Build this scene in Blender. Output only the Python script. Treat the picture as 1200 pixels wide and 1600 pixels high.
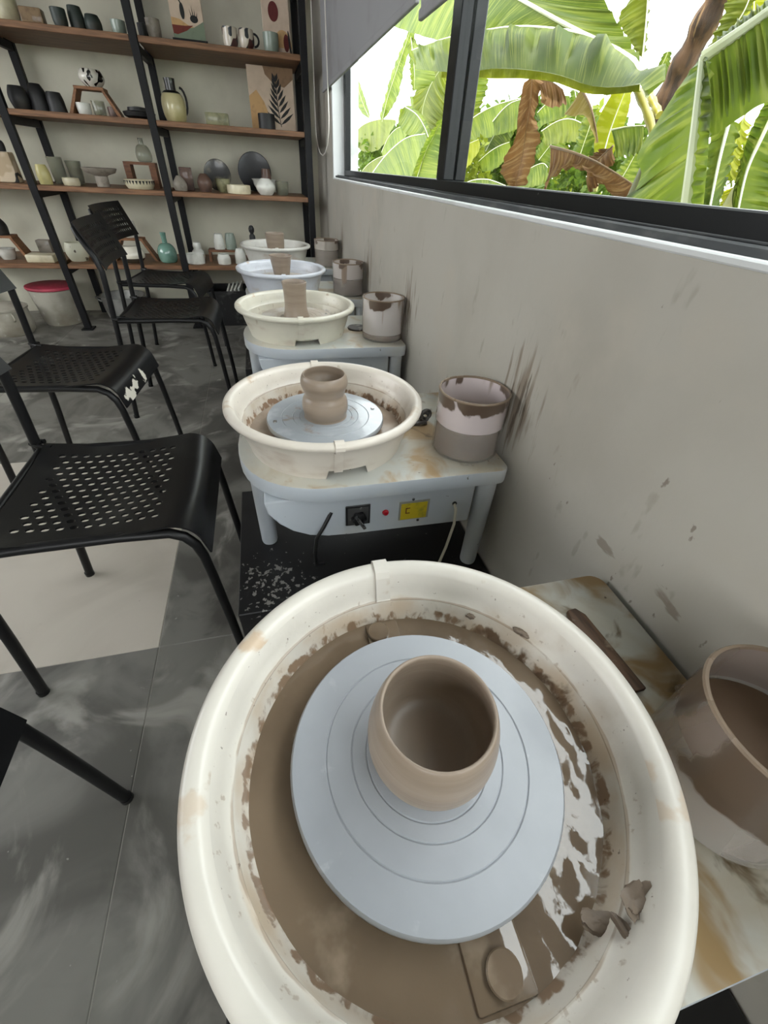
import bpy, bmesh, math, random
from mathutils import Vector, Matrix, noise

for o in list(bpy.data.objects):
    bpy.data.objects.remove(o, do_unlink=True)
SC = bpy.context.scene
COL = SC.collection
PI = math.pi

# ------------------------------------------------------------------ camera
cam_data = bpy.data.cameras.new('camera')
cam_data.sensor_fit = 'VERTICAL'
cam_data.sensor_height = 36.0
cam_data.lens = 641.67 * 36.0 / 1600.0
cam_data.clip_start = 0.02
cam_data.clip_end = 300
cam = bpy.data.objects.new('camera', cam_data)
COL.objects.link(cam)
_r = Vector((0.96996823, -0.23817828, 0.04932272))
_u = Vector((0.11587662, 0.63078693, 0.76725514))
_f = Vector((0.21385564, 0.73849777, -0.63944258))
cam.matrix_world = Matrix(((_r.x, _u.x, -_f.x, -0.08995), (_r.y, _u.y, -_f.y, 0.0), (_r.z, _u.z, -_f.z, 0.98167), (0, 0, 0, 1)))
SC.camera = cam

# ------------------------------------------------------------------ sky, sun, exposure
world = bpy.data.worlds.new('sky')
SC.world = world
world.use_nodes = True
wn = world.node_tree.nodes
bg = wn['Background']
bg.inputs['Color'].default_value = (0.955, 0.98, 1.0, 1)
bg.inputs['Strength'].default_value = 7.0
sun_d = bpy.data.lights.new('sun', 'SUN')
sun_d.energy = 7.0
sun_d.color = (1.0, 0.95, 0.84)
sun_d.angle = math.radians(0.8)
sun = bpy.data.objects.new('sun', sun_d)
COL.objects.link(sun)
sun.rotation_euler = Vector((0.42, -0.25, -0.87)).to_track_quat('-Z', 'Y').to_euler()
SC.view_settings.view_transform = 'Standard'
SC.view_settings.look = 'None'
SC.view_settings.exposure = 0.0
SC.view_settings.gamma = 1.0
SC.view_settings.use_curve_mapping = False

# ------------------------------------------------------------------ materials
def new_mat(name):
    m = bpy.data.materials.new(name)
    m.use_nodes = True
    return m, m.node_tree, m.node_tree.nodes['Principled BSDF']

def node(nt, typ, **kw):
    n = nt.nodes.new(typ)
    for k, v in kw.items():
        setattr(n, k, v)
    return n

def maprange(nt, src, a, b, c=0.0, d=1.0, smooth=True):
    n = node(nt, 'ShaderNodeMapRange')
    n.interpolation_type = 'SMOOTHSTEP' if smooth else 'LINEAR'
    nt.links.new(src, n.inputs[0])
    for i, v in zip((1, 2, 3, 4), (a, b, c, d)):
        n.inputs[i].default_value = v
    return n.outputs[0]

def mathn(nt, op, a, b=None):
    n = node(nt, 'ShaderNodeMath', operation=op)
    for i, s in enumerate((a, b)):
        if s is None:
            continue
        if isinstance(s, (int, float)):
            n.inputs[i].default_value = s
        else:
            nt.links.new(s, n.inputs[i])
    return n.outputs[0]

def coords(nt, pos):
    if pos:
        return node(nt, 'ShaderNodeNewGeometry').outputs['Position']
    return node(nt, 'ShaderNodeTexCoord').outputs['Object']

def mixcol(nt, fac, a, b):
    n = node(nt, 'ShaderNodeMix', data_type='RGBA')
    nt.links.new(fac, n.inputs['Factor'])
    for k, s in (('A', a), ('B', b)):
        sock = [i for i in n.inputs if i.name == k and i.type == 'RGBA'][0]
        if isinstance(s, tuple):
            sock.default_value = (*s, 1)
        else:
            nt.links.new(s, sock)
    return [o for o in n.outputs if o.type == 'RGBA'][0]

def layered(name, base, rough=0.5, layers=(), bump=None, metal=0.0, spec=0.5, coat=0.0, pos=False, alpha=None, seed=0.0):
    """base colour plus noise-shaped layers: dict(col, scale, lo, hi, stretch, detail, rough, sphere, zband, rband, alpha)"""
    m, nt, p = new_mat(name)
    P = coords(nt, pos)
    col = None
    rg = None
    al = None
    p.inputs['Metallic'].default_value = metal
    p.inputs['Specular IOR Level'].default_value = spec
    p.inputs['Coat Weight'].default_value = coat
    p.inputs['Base Color'].default_value = (*base, 1)
    p.inputs['Roughness'].default_value = rough
    if alpha is not None:
        p.inputs['Alpha'].default_value = alpha
    sep = None
    for i, L in enumerate(layers):
        mp = node(nt, 'ShaderNodeMapping')
        nt.links.new(P, mp.inputs['Vector'])
        mp.inputs['Scale'].default_value = L.get('stretch', (1, 1, 1))
        mp.inputs['Location'].default_value = (i * 3.7 + seed, i * 1.3 + seed * 1.7, i * 2.1)
        nz = node(nt, 'ShaderNodeTexNoise')
        nz.inputs['Scale'].default_value = L.get('scale', 10)
        nz.inputs['Detail'].default_value = L.get('detail', 4)
        nz.inputs['Distortion'].default_value = L.get('dist', 0.0)
        nt.links.new(mp.outputs[0], nz.inputs['Vector'])
        src = nz.outputs['Fac']
        for s in L.get('spheres', ()):
            pass
        if 'sphere' in L:
            (cx, cy, cz), (rx, ry, rz) = L['sphere']
            sb = node(nt, 'ShaderNodeVectorMath', operation='SUBTRACT')
            nt.links.new(P, sb.inputs[0]); sb.inputs[1].default_value = (cx, cy, cz)
            dv = node(nt, 'ShaderNodeVectorMath', operation='DIVIDE')
            nt.links.new(sb.outputs[0], dv.inputs[0]); dv.inputs[1].default_value = (rx, ry, rz)
            ln = node(nt, 'ShaderNodeVectorMath', operation='LENGTH')
            nt.links.new(dv.outputs[0], ln.inputs[0])
            mask = maprange(nt, ln.outputs['Value'], 1.0, 0.0)
            src = mathn(nt, 'ADD', src, mathn(nt, 'MULTIPLY', mathn(nt, 'SUBTRACT', mask, 1.0), L.get('pull', 0.4)))
        if 'zband' in L or 'rband' in L:
            if sep is None:
                sep = node(nt, 'ShaderNodeSeparateXYZ')
                nt.links.new(P, sep.inputs[0])
            if 'zband' in L:
                a, b, s = L['zband']
                mk = mathn(nt, 'MULTIPLY', maprange(nt, sep.outputs[2], a - s, a + s), maprange(nt, sep.outputs[2], b + s, b - s))
                src = mathn(nt, 'ADD', src, mathn(nt, 'MULTIPLY', mathn(nt, 'SUBTRACT', mk, 1.0), L.get('pull', 0.4)))
            if 'rband' in L:
                a, b, s = L['rband']
                rr = mathn(nt, 'SQRT', mathn(nt, 'ADD', mathn(nt, 'MULTIPLY', sep.outputs[0], sep.outputs[0]), mathn(nt, 'MULTIPLY', sep.outputs[1], sep.outputs[1])))
                mk = mathn(nt, 'MULTIPLY', maprange(nt, rr, a - s, a + s), maprange(nt, rr, b + s, b - s))
                src = mathn(nt, 'ADD', src, mathn(nt, 'MULTIPLY', mathn(nt, 'SUBTRACT', mk, 1.0), L.get('pull', 0.4)))
        fac = maprange(nt, src, L.get('lo', 0.5), L.get('hi', 0.6))
        if L.get('amount', 1.0) < 1.0:
            fac = mathn(nt, 'MULTIPLY', fac, L['amount'])
        col = mixcol(nt, fac, col if col is not None else base, L['col'])
        if 'rough' in L:
            n = node(nt, 'ShaderNodeMix', data_type='FLOAT')
            nt.links.new(fac, n.inputs[0])
            if rg is None:
                n.inputs[2].default_value = rough
            else:
                nt.links.new(rg, n.inputs[2])
            n.inputs[3].default_value = L['rough']
            rg = n.outputs[0]
        if 'alpha' in L:
            n = node(nt, 'ShaderNodeMix', data_type='FLOAT')
            nt.links.new(fac, n.inputs[0])
            if al is None:
                n.inputs[2].default_value = alpha if alpha is not None else 1.0
            else:
                nt.links.new(al, n.inputs[2])
            n.inputs[3].default_value = L['alpha']
            al = n.outputs[0]
    if col is not None:
        nt.links.new(col, p.inputs['Base Color'])
    if rg is not None:
        nt.links.new(rg, p.inputs['Roughness'])
    if al is not None:
        nt.links.new(al, p.inputs['Alpha'])
    if bump:
        nz = node(nt, 'ShaderNodeTexNoise')
        nz.inputs['Scale'].default_value = bump[0]
        nz.inputs['Detail'].default_value = 5
        mp = node(nt, 'ShaderNodeMapping')
        nt.links.new(P, mp.inputs['Vector'])
        mp.inputs['Scale'].default_value = bump[3] if len(bump) > 3 else (1, 1, 1)
        nt.links.new(mp.outputs[0], nz.inputs['Vector'])
        b = node(nt, 'ShaderNodeBump')
        b.inputs['Strength'].default_value = bump[1]
        b.inputs['Distance'].default_value = bump[2]
        nt.links.new(nz.outputs['Fac'], b.inputs['Height'])
        nt.links.new(b.outputs[0], p.inputs['Normal'])
    return m

MATS = {}
def M(name, *a, **k):
    if name not in MATS:
        MATS[name] = layered(name, *a, **k)
    return MATS[name]

def V(r, g, b):
    """sRGB 0-255 -> linear"""
    f = lambda c: (c / 255 / 12.92) if c / 255 <= 0.04045 else ((c / 255 + 0.055) / 1.055) ** 2.4
    return (f(r), f(g), f(b))

# ------------------------------------------------------------------ mesh helpers
class MB:
    """collects vertices and faces; build() links ONE mesh object"""
    def __init__(self):
        self.v = []; self.f = []; self.mi = []; self.uv = None
    def add(self, vs, fs, mi=0):
        o = len(self.v)
        self.v += [tuple(p) for p in vs]
        self.f += [tuple(i + o for i in f) for f in fs]
        self.mi += [mi] * len(fs)
        return self
    def box(self, x0, x1, y0, y1, z0, z1, mi=0):
        vs = [(x, y, z) for z in (z0, z1) for y in (y0, y1) for x in (x0, x1)]
        return self.add(vs, [(0, 2, 3, 1), (4, 5, 7, 6), (0, 1, 5, 4), (2, 6, 7, 3), (0, 4, 6, 2), (1, 3, 7, 5)], mi)
    def lathe(self, prof, n=48, c=(0, 0, 0), mi=0, cap0=True, cap1=True, wob=0.0, mifun=None, zfun=None):
        base = len(self.v)
        for j, (r, z) in enumerate(prof):
            for i in range(n):
                a = 2 * PI * i / n
                rr = r
                if wob:
                    rr = r * (1 + wob * noise.noise(Vector((math.cos(a) * 1.3, math.sin(a) * 1.3, z * 30))))
                zz = zfun(j, a, z) if zfun else z
                self.v.append((c[0] + rr * math.cos(a), c[1] + rr * math.sin(a), c[2] + zz))
        for j in range(len(prof) - 1):
            for i in range(n):
                k = (i + 1) % n
                self.f.append((base + j * n + i, base + j * n + k, base + (j + 1) * n + k, base + (j + 1) * n + i))
                self.mi.append(mifun(j) if mifun else mi)
        if cap0:
            self.f.append(tuple(base + i for i in range(n))[::-1]); self.mi.append(mifun(0) if mifun else mi)
        if cap1:
            e = base + (len(prof) - 1) * n
            self.f.append(tuple(e + i for i in range(n))); self.mi.append(mifun(len(prof) - 2) if mifun else mi)
        return self
    def tube(self, path, rad, n=10, mi=0, closed=False):
        P = [Vector(p) for p in path]
        R = rad if isinstance(rad, (list, tuple)) else [rad] * len(P)
        base = len(self.v)
        t0 = (P[1] - P[0]).normalized()
        ref = Vector((0, 0, 1)) if abs(t0.z) < 0.9 else Vector((1, 0, 0))
        nrm = (ref - t0 * ref.dot(t0)).normalized()
        for i, p in enumerate(P):
            if i == 0:
                t = (P[1] - P[0])
            elif i == len(P) - 1:
                t = (P[-1] - P[-2])
            else:
                t = (P[i + 1] - P[i]).normalized() + (P[i] - P[i - 1]).normalized()
            t.normalize()
            nrm = (nrm - t * nrm.dot(t)).normalized()
            b = t.cross(nrm)
            for k in range(n):
                a = 2 * PI * k / n
                self.v.append(tuple(p + (nrm * math.cos(a) + b * math.sin(a)) * R[i]))
        for i in range(len(P) - 1):
            for k in range(n):
                l = (k + 1) % n
                self.f.append((base + i * n + k, base + i * n + l, base + (i + 1) * n + l, base + (i + 1) * n + k)); self.mi.append(mi)
        if closed:
            i = len(P) - 1
            for k in range(n):
                l = (k + 1) % n
                self.f.append((base + i * n + k, base + i * n + l, base + l, base + k)); self.mi.append(mi)
        else:
            self.f.append(tuple(base + k for k in range(n))[::-1]); self.mi.append(mi)
            e = base + (len(P) - 1) * n
            self.f.append(tuple(e + k for k in range(n))); self.mi.append(mi)
        return self
    def prism(self, outline, z0, z1, axis='z', mi=0):
        """outline: list of 2D points, extruded along axis"""
        def p(a, b, h):
            return (a, b, h) if axis == 'z' else ((a, h, b) if axis == 'y' else (h, a, b))
        n = len(outline)
        vs = [p(a, b, z0) for a, b in outline] + [p(a, b, z1) for a, b in outline]
        fs = [tuple(range(n))[::-1], tuple(range(n, 2 * n))] + [(i, (i + 1) % n, n + (i + 1) % n, n + i) for i in range(n)]
        return self.add(vs, fs, mi)
    def build(self, name, mat, parent=None, smooth=True, loc=(0, 0, 0), bevel=0.0, seg=2, angle=35, fix=True):
        me = bpy.data.meshes.new(name)
        me.from_pydata(self.v, [], self.f)
        mats = mat if isinstance(mat, (list, tuple)) else [mat]
        for m in mats:
            me.materials.append(m)
        if len(mats) > 1:
            me.polygons.foreach_set('material_index', self.mi)
        if fix or bevel:
            bm = bmesh.new(); bm.from_mesh(me)
            if fix:
                bmesh.ops.recalc_face_normals(bm, faces=bm.faces)
            if bevel:
                es = [e for e in bm.edges if len(e.link_faces) == 2 and e.calc_face_angle(0) > math.radians(angle)]
                bmesh.ops.bevel(bm, geom=es, offset=bevel, segments=seg, profile=0.5, affect='EDGES', clamp_overlap=True)
            bm.to_mesh(me); bm.free()
        if smooth:
            me.polygons.foreach_set('use_smooth', [True] * len(me.polygons))
            try:
                me.set_sharp_from_angle(angle=math.radians(40))
            except Exception:
                pass
        o = bpy.data.objects.new(name, me)
        COL.objects.link(o)
        o.location = loc
        if parent:
            o.parent = parent
        return o

def tag(o, label=None, cat=None, group=None, kind=None):
    if label: o['label'] = label
    if cat: o['category'] = cat
    if group: o['group'] = group
    if kind: o['kind'] = kind
    return o

def thing(name, label, cat, loc=(0, 0, 0), rz=0.0, group=None):
    o = bpy.data.objects.new(name, None)
    o.empty_display_size = 0.05
    COL.objects.link(o)
    o.location = loc
    o.rotation_euler = (0, 0, rz)
    return tag(o, label, cat, group)

def dup(root, loc, rz, label):
    r = root.copy(); COL.objects.link(r); r.location = loc; r.rotation_euler = (0, 0, rz); r['label'] = label
    for ch in list(root.children):
        c = ch.copy(); COL.objects.link(c); c.parent = r
        for g in ch.children:
            d = g.copy(); COL.objects.link(d); d.parent = c
    return r

def struct(o):
    o['kind'] = 'structure'
    return o

# ------------------------------------------------------------------ palette
CLAY = V(122, 104, 90)
SLIP = V(132, 112, 94)
WET = V(96, 80, 68)
JARS = [(0.312, 0.060), (0.309, 0.752), (0.308, 1.553), (0.300, 2.235), (0.298, 2.985)]

drips = []
for jx, jy in JARS:
    drips.append(dict(col=V(126, 112, 96), scale=9, lo=0.36, hi=0.56, stretch=(1, 8, 0.8), detail=6, pull=0.36, sphere=((0.387, jy - 0.05, 0.63), (0.3, 0.17, 0.24)), amount=0.8))
    drips.append(dict(col=V(84, 72, 60), scale=14, lo=0.46, hi=0.56, stretch=(1, 7, 0.9), detail=5, pull=0.36, sphere=((0.387, jy - 0.04, 0.60), (0.3, 0.12, 0.20)), amount=0.75))
wall_mat = layered('painted_plaster', V(180, 176, 166), 0.85, [
    dict(col=V(168, 163, 152), scale=2.2, lo=0.4, hi=0.7, detail=6),
    dict(col=V(180, 174, 162), scale=6, lo=0.5, hi=0.75, detail=6),
    dict(col=V(150, 143, 130), scale=26, lo=0.66, hi=0.74, stretch=(1, 1, 0.45), detail=3, amount=0.5),
    dict(col=V(110, 98, 86), scale=34, lo=0.68, hi=0.72, stretch=(1, 1.4, 0.8), detail=4, amount=0.7, sphere=((0.387, 0.25, 0.6), (0.4, 1.1, 0.5)), pull=0.15),
    dict(col=V(112, 98, 82), scale=30, lo=0.42, hi=0.50, stretch=(1, 1.2, 0.5), detail=3, sphere=((0.387, 0.215, 0.585), (0.2, 0.022, 0.030)), pull=0.5, amount=0.8),
    dict(col=V(124, 108, 92), scale=40, lo=0.40, hi=0.52, stretch=(1, 0.5, 1.6), detail=4, sphere=((0.387, 0.24, 0.545), (0.2, 0.09, 0.030)), pull=0.4, amount=0.6),
    dict(col=V(120, 106, 90), scale=40, lo=0.40, hi=0.50, stretch=(1, 0.4, 1.6), detail=4, sphere=((0.387, 0.37, 0.535), (0.2, 0.06, 0.022)), pull=0.4, amount=0.6),
] + drips, bump=(60, 0.12, 0.004), pos=True)
back_mat = layered('back_wall_paint', V(222, 219, 200), 0.9, [dict(col=V(204, 200, 182), scale=3, lo=0.4, hi=0.7, detail=5)], bump=(40, 0.1, 0.003), pos=True)
ceil_mat = layered('ceiling_paint', V(150, 149, 146), 0.9, [dict(col=V(140, 139, 136), scale=2, lo=0.4, hi=0.7)], pos=True)
tile_mat = layered('grey_polished_screed', V(122, 120, 114), 0.42, [
    dict(col=V(86, 84, 79), scale=2.6, lo=0.40, hi=0.62, detail=8, dist=1.6, rough=0.5),
    dict(col=V(156, 153, 146), scale=3.4, lo=0.52, hi=0.70, detail=8, dist=2.2, rough=0.36),
    dict(col=V(80, 78, 74), scale=7, lo=0.62, hi=0.75, detail=8, dist=1.0, amount=0.7),
    dict(col=V(190, 188, 182), scale=22, lo=0.72, hi=0.77, stretch=(1, 0.6, 1), detail=6, amount=0.55),
    dict(col=V(180, 178, 172), scale=60, lo=0.74, hi=0.78, detail=2, amount=0.5),
], bump=(30, 0.08, 0.002), pos=True)
beige_mat = layered('beige_floor_panel', V(196, 188, 176), 0.5, [
    dict(col=V(180, 172, 160), scale=3, lo=0.4, hi=0.7, detail=6, dist=1.0),
    dict(col=V(150, 143, 133), scale=30, lo=0.72, hi=0.77, detail=3, amount=0.6)], bump=(30, 0.05, 0.002), pos=True)
grout_mat = layered('joint', V(150, 147, 140), 0.9)
black_metal = layered('black_powder_coat', (0.006, 0.006, 0.0065), 0.40, [
    dict(col=(0.35, 0.34, 0.32), scale=120, lo=0.76, hi=0.80, detail=2, amount=0.7)], bump=(200, 0.05, 0.001), spec=0.3)
black_plastic = layered('black_plastic_seat', (0.006, 0.006, 0.0065), 0.33, [
    dict(col=(0.018, 0.018, 0.017), scale=9, lo=0.5, hi=0.8, detail=6, rough=0.42)], bump=(180, 0.06, 0.001), spec=0.3)
shelf_black = layered('black_shelf_steel', (0.006, 0.006, 0.007), 0.5, spec=0.25)
shelf_wood = layered('stained_shelf_wood', V(136, 97, 66), 0.55, [
    dict(col=V(100, 69, 46), scale=14, lo=0.35, hi=0.7, stretch=(0.5, 6, 6), detail=5),
    dict(col=V(152, 112, 78), scale=20, lo=0.55, hi=0.75, stretch=(0.4, 8, 8), detail=4)], bump=(60, 0.1, 0.002, (0.3, 4, 4)), pos=True)
wood_dark = layered('reddish_wood', V(120, 78, 50), 0.6, [dict(col=V(88, 54, 34), scale=16, lo=0.4, hi=0.7, stretch=(1, 5, 5))])
frame_mat = layered('black_window_aluminium', (0.010, 0.011, 0.012), 0.35, [
    dict(col=(0.20, 0.20, 0.19), scale=70, lo=0.74, hi=0.79, detail=3, amount=0.6)], pos=True, spec=0.2)
track_mat = layered('dusty_window_track', (0.03, 0.033, 0.036), 0.5, [
    dict(col=(0.15, 0.15, 0.145), scale=30, lo=0.45, hi=0.8, stretch=(1, 0.35, 1), detail=7, rough=0.8)], pos=True)
jamb_mat = layered('white_reveal_paint', V(214, 216, 216), 0.7, [dict(col=V(196, 198, 196), scale=8, lo=0.5, hi=0.7)], pos=True)

# ------------------------------------------------------------------ room shell
WX = 0.387
w = MB()
w.box(WX, 0.54, -2.4, 4.02, -0.02, 0.929)            # below the window
w.box(WX, 0.54, -2.4, 4.02, 2.30, 2.8)               # above
w.box(WX, 0.54, 3.26, 4.02, 0.929, 2.30)             # far pier
w.box(WX, 0.54, -2.4, -1.9, 0.929, 2.30)             # near pier
struct(w.build('wall_right', wall_mat, smooth=False))
struct(MB().box(-3.65, 0.54, 4.02, 4.17, -0.02, 2.8).build('wall_back', back_mat, smooth=False))
w = MB()                                             # unseen left side of the room; two openings added for fill light
w.box(-3.65, -3.5, -2.4, 4.02, -0.02, 0.90)
w.box(-3.65, -3.5, -2.4, 4.02, 2.25, 2.8)
w.box(-3.65, -3.5, 3.2, 4.02, 0.90, 2.25)
w.box(-3.65, -3.5, 1.9, 2.0, 0.90, 2.25)
w.box(-3.65, -3.5, -2.4, 0.6, 0.90, 2.25)
struct(w.build('wall_left', wall_mat, smooth=False))
w = MB()                                             # unseen wall behind the camera; window opening added to light the front faces
w.box(-3.65, 0.54, -2.55, -2.4, -0.02, 0.85)
w.box(-3.65, 0.54, -2.55, -2.4, 2.30, 2.8)
w.box(-3.65, -2.6, -2.55, -2.4, 0.85, 2.30)
w.box(-0.45, 0.54, -2.55, -2.4, 0.85, 2.30)
w.box(-1.58, -1.48, -2.55, -2.4, 0.85, 2.30)
struct(w.build('wall_front', back_mat, smooth=False))
struct(MB().box(-3.65, 0.54, -2.55, 4.17, 2.8, 2.9).build('ceiling', ceil_mat, smooth=False))

# floor: one metre panels with narrow joints; one of them is pale beige
floor = struct(MB().box(-3.65, 0.54, -2.4, 4.02, -0.06, -0.0015).build('floor', grout_mat, smooth=False))
tm = None
for i in range(-4, 2):
    for j in range(-4, 5):
        x0, y0 = -0.47 + i, 0.707 + j
        xa, xb = max(x0, -3.5) + 0.0007, min(x0 + 1, WX) - 0.0007
        ya, yb = max(y0, -2.4) + 0.0007, min(y0 + 1, 4.02) - 0.0007
        if xb - xa < 0.02 or yb - ya < 0.02:
            continue
        beige = (i == -1 and j == 0)
        MB().box(xa, xb, ya, yb, -0.005, 0.0).build('floor_panel', beige_mat if beige else tile_mat, floor, smooth=False, bevel=0.0015, seg=1)

# window: reveal lining, track, frames, panes
win = thing('window_1', None, None); struct(win)
def bar(name, x0, x1, y0, y1, z0, z1, mat, parent, bev=0.002):
    return MB().box(x0, x1, y0, y1, z0, z1).build(name, mat, parent, smooth=False, bevel=bev, seg=1)
bar('reveal', WX + 0.002, 0.54, 3.235, 3.262, 0.925, 2.31, jamb_mat, win, 0.001)
bar('sill_edge', WX - 0.003, 0.402, -1.9, 3.24, 0.922, 0.931, jamb_mat, win, 0.002)
bar('track', 0.400, 0.515, -1.9, 3.236, 0.920, 0.941, track_mat, win)
bar('track_lip', 0.411, 0.415, -1.9, 3.236, 0.941, 0.944, track_mat, win, 0.0008)
FX0, FX1 = 0.425, 0.452
def sash(y0, y1, x0, x1, sw0, sw1):
    bar('bottom_rail', x0, x1, y0, y1, 0.941, 0.968, frame_mat, win)
    bar('top_rail', x0, x1, y0, y1, 2.26, 2.30, frame_mat, win)
    bar('stile', x0, x1, y0, y0 + sw0, 0.968, 2.26, frame_mat, win)
    bar('stile', x0, x1, y1 - sw1, y1, 0.968, 2.26, frame_mat, win)
    MB().box((x0 + x1) / 2 - 0.002, (x0 + x1) / 2 + 0.002, y0 + sw0, y1 - sw1, 0.968, 2.26).build('pane', glass_mat, win, smooth=False)
m_, nt, p = new_mat('window_glass')
nt.nodes.remove(p)
tr = node(nt, 'ShaderNodeBsdfTransparent'); tr.inputs[0].default_value = (0.96, 0.98, 0.97, 1)
gls = node(nt, 'ShaderNodeBsdfGlossy'); gls.inputs['Roughness'].default_value = 0.02
lw = node(nt, 'ShaderNodeLayerWeight'); lw.inputs['Blend'].default_value = 0.5
_fac = mathn(nt, 'ADD', mathn(nt, 'MULTIPLY', mathn(nt, 'POWER', lw.outputs['Facing'], 6.0), 0.10), 0.01)
mx = node(nt, 'ShaderNodeMixShader')
nt.links.new(_fac, mx.inputs[0]); nt.links.new(tr.outputs[0], mx.inputs[1]); nt.links.new(gls.outputs[0], mx.inputs[2])
nt.links.new(mx.outputs[0], nt.nodes['Material Output'].inputs[0])
glass_mat = m_
sash(1.385, 3.236, 0.455, 0.485, 0.045, 0.055)
sash(-0.40, 1.445, 0.420, 0.450, 0.05, 0.06)
sash(-1.90, -0.36, 0.455, 0.485, 0.05, 0.06)

# roller blinds
blind_mat = layered('grey_blind_fabric', V(150, 150, 152), 0.9, [dict(col=V(132, 130, 130), scale=5, lo=0.5, hi=0.8)], bump=(900, 0.3, 0.001), pos=True)
white_plastic = layered('white_plastic', V(225, 222, 214), 0.45)
def blind(y0, y1, zb, x, label):
    t = thing('roller_blind', label, 'blind', (x, (y0 + y1) / 2, zb), group='roller blinds')
    h = (y1 - y0) / 2
    MB().box(-0.001, 0.001, -h, h, 0.012, 2.42 - zb).build('fabric', blind_mat, t, smooth=False)
    MB().box(-0.006, 0.006, -h, h, 0.0, 0.02).build('bottom_bar', blind_mat, t, smooth=False, bevel=0.003)
    MB().tube([(0, -h, 2.44 - zb), (0, h, 2.44 - zb)], 0.028, 16).build('roller', white_plastic, t)
    return t
b1 = blind(1.555, 3.40, 1.308, 0.362, 'grey roller blind in the far corner of the window, pulled lower, beside white cord')
b2 = blind(-0.30, 1.520, 1.272, 0.362, 'grey roller blind of the nearer window pane, only its corner in view')

# bead cord hanging as a loop beside the far blind
cord = []
N = 40
for k in range(N + 1):
    s = k / N
    if s < 0.4:
        cord.append((0.338, 3.57 + 0.07 * s / 0.4, 2.40 - s / 0.4 * 1.22))
    elif s < 0.6:
        a = (s - 0.4) / 0.2 * PI
        cord.append((0.338, 3.33 + 0.31 * math.cos(a), 1.18 - 0.15 * math.sin(a)))
    else:
        cord.append((0.338, 3.02 + 0.10 * (s - 0.6) / 0.4, 1.18 + (s - 0.6) / 0.4 * 1.22))
tag(MB().tube(cord, 0.0028, 6).build('blind_cord', white_plastic), 'white looped pull cord hanging beside the far roller blind', 'cord')

# ------------------------------------------------------------------ shelving unit
SHY0, SHY1 = 3.500, 3.975
SH = dict(a=1.464, b=1.138, c=0.812, d=0.405)
unit = thing('shelving_unit', 'tall black steel shelving unit with brown wooden boards along the back wall', 'shelf', (0, 0, 0))
posts_x = [-2.10, -1.362, -0.622, 0.272]
for px in posts_x:
    for py in (3.514, 3.965):
        MB().box(px - 0.02, px + 0.02, py - 0.018, py + 0.018, 0.0, 2.6).build('post', shelf_black, unit, smooth=False, bevel=0.002, seg=1)
    MB().box(px - 0.035, px + 0.035, 3.47, 3.56, 0.0, 0.008).build('foot_plate', shelf_black, unit, smooth=False)
for z in list(SH.values()) + [1.80, 2.14]:
    for a, b in zip(posts_x[:-1], posts_x[1:]):
        x0 = a + 0.0215; x1 = b - 0.0215
        MB().box(x0, x1, SHY0, SHY1, z - 0.026, z).build('board', shelf_wood, unit, smooth=False, bevel=0.002, seg=1)
    for px in posts_x:
        MB().box(px - 0.014, px + 0.014, 3.533, 3.946, z - 0.062, z - 0.0275).build('bracket_rail', shelf_black, unit, smooth=False)

# ------------------------------------------------------------------ shelf ware
def gl(name, base, rough=0.3, col2=None, sc=14, coat=0.3):
    return M(name, base, rough, [dict(col=col2 or tuple(c * 0.75 for c in base), scale=sc, lo=0.45, hi=0.7, detail=5)], coat=coat)
def pot(name, label, x, z, prof, mat, y=3.60, group='ceramics on the shelves', cat='pottery', scale=(1, 1, 1), rz=0.0, n=28):
    o = MB().lathe(prof, n).build(name, mat, loc=(x, y, z + 0.0006))
    o.scale = scale; o.rotation_euler[2] = rz
    return tag(o, label, cat, group)
def vessel(r0, r1, r2, h, t=0.004, belly=0.5, foot=None):
    """hollow pot profile: foot radius, belly radius, rim radius"""
    out = []
    for k in range(11):
        s = k / 10
        if s < belly: r = r0 + (r1 - r0) * math.sin(s / belly * PI / 2)
        else: r = r1 + (r2 - r1) * (1 - math.cos((s - belly) / (1 - belly) * PI / 2))
        out.append((r, s * h))
    inn = [(max(r - t, 0.002), max(z, t) - (0.001 if i == 10 else 0)) for i, (r, z) in enumerate(out)]
    return out + [(out[-1][0] - t / 2, h + 0.001)] + inn[::-1]
def necked(r0, rb, rn, rt, h, hb, hn, t=0.003):
    """bottle: foot, belly at hb, neck at hn, top"""
    out = [(r0, 0)]
    for k in range(1, 7):
        a = k / 6 * PI / 2
        out.append((r0 + (rb - r0) * math.sin(a), hb * (1 - math.cos(a))))
    for k in range(1, 7):
        a = k / 6 * PI / 2
        out.append((rb + (rn - rb) * (1 - math.cos(a)), hb + (hn - hb) * math.sin(a)))
    out += [(rn, (hn + h) / 2), (rt, h), (rt - t, h), (rn - t, hn + 0.002), (0.002, hn - 0.002)]
    return out

g_cream = gl('cream_glaze', V(214, 206, 176), 0.45, V(190, 180, 150))
g_white = gl('white_glaze', V(222, 222, 214), 0.25, V(200, 200, 190))
g_black = gl('black_glaze', (0.009, 0.009, 0.0095), 0.5, (0.022, 0.022, 0.023), coat=0.0)
g_char = gl('charcoal_glaze', (0.016, 0.016, 0.017), 0.55, (0.04, 0.036, 0.030), coat=0.0)
g_green = gl('dark_green_glaze', V(46, 56, 52), 0.5, V(62, 60, 54), coat=0.0)
g_cel = gl('celadon_glaze', V(120, 160, 146), 0.12, V(92, 132, 118), coat=0.8)
g_pale = gl('pale_green_glaze', V(138, 150, 138), 0.35)
g_stone = gl('grey_stone_glaze', V(150, 142, 130), 0.6, V(122, 114, 102), 30)
g_brown = gl('brown_stoneware', V(96, 72, 60), 0.6, V(66, 48, 42), 20)
g_tan = gl('tan_stoneware', V(140, 116, 86), 0.7, V(116, 92, 66), 40)
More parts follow.
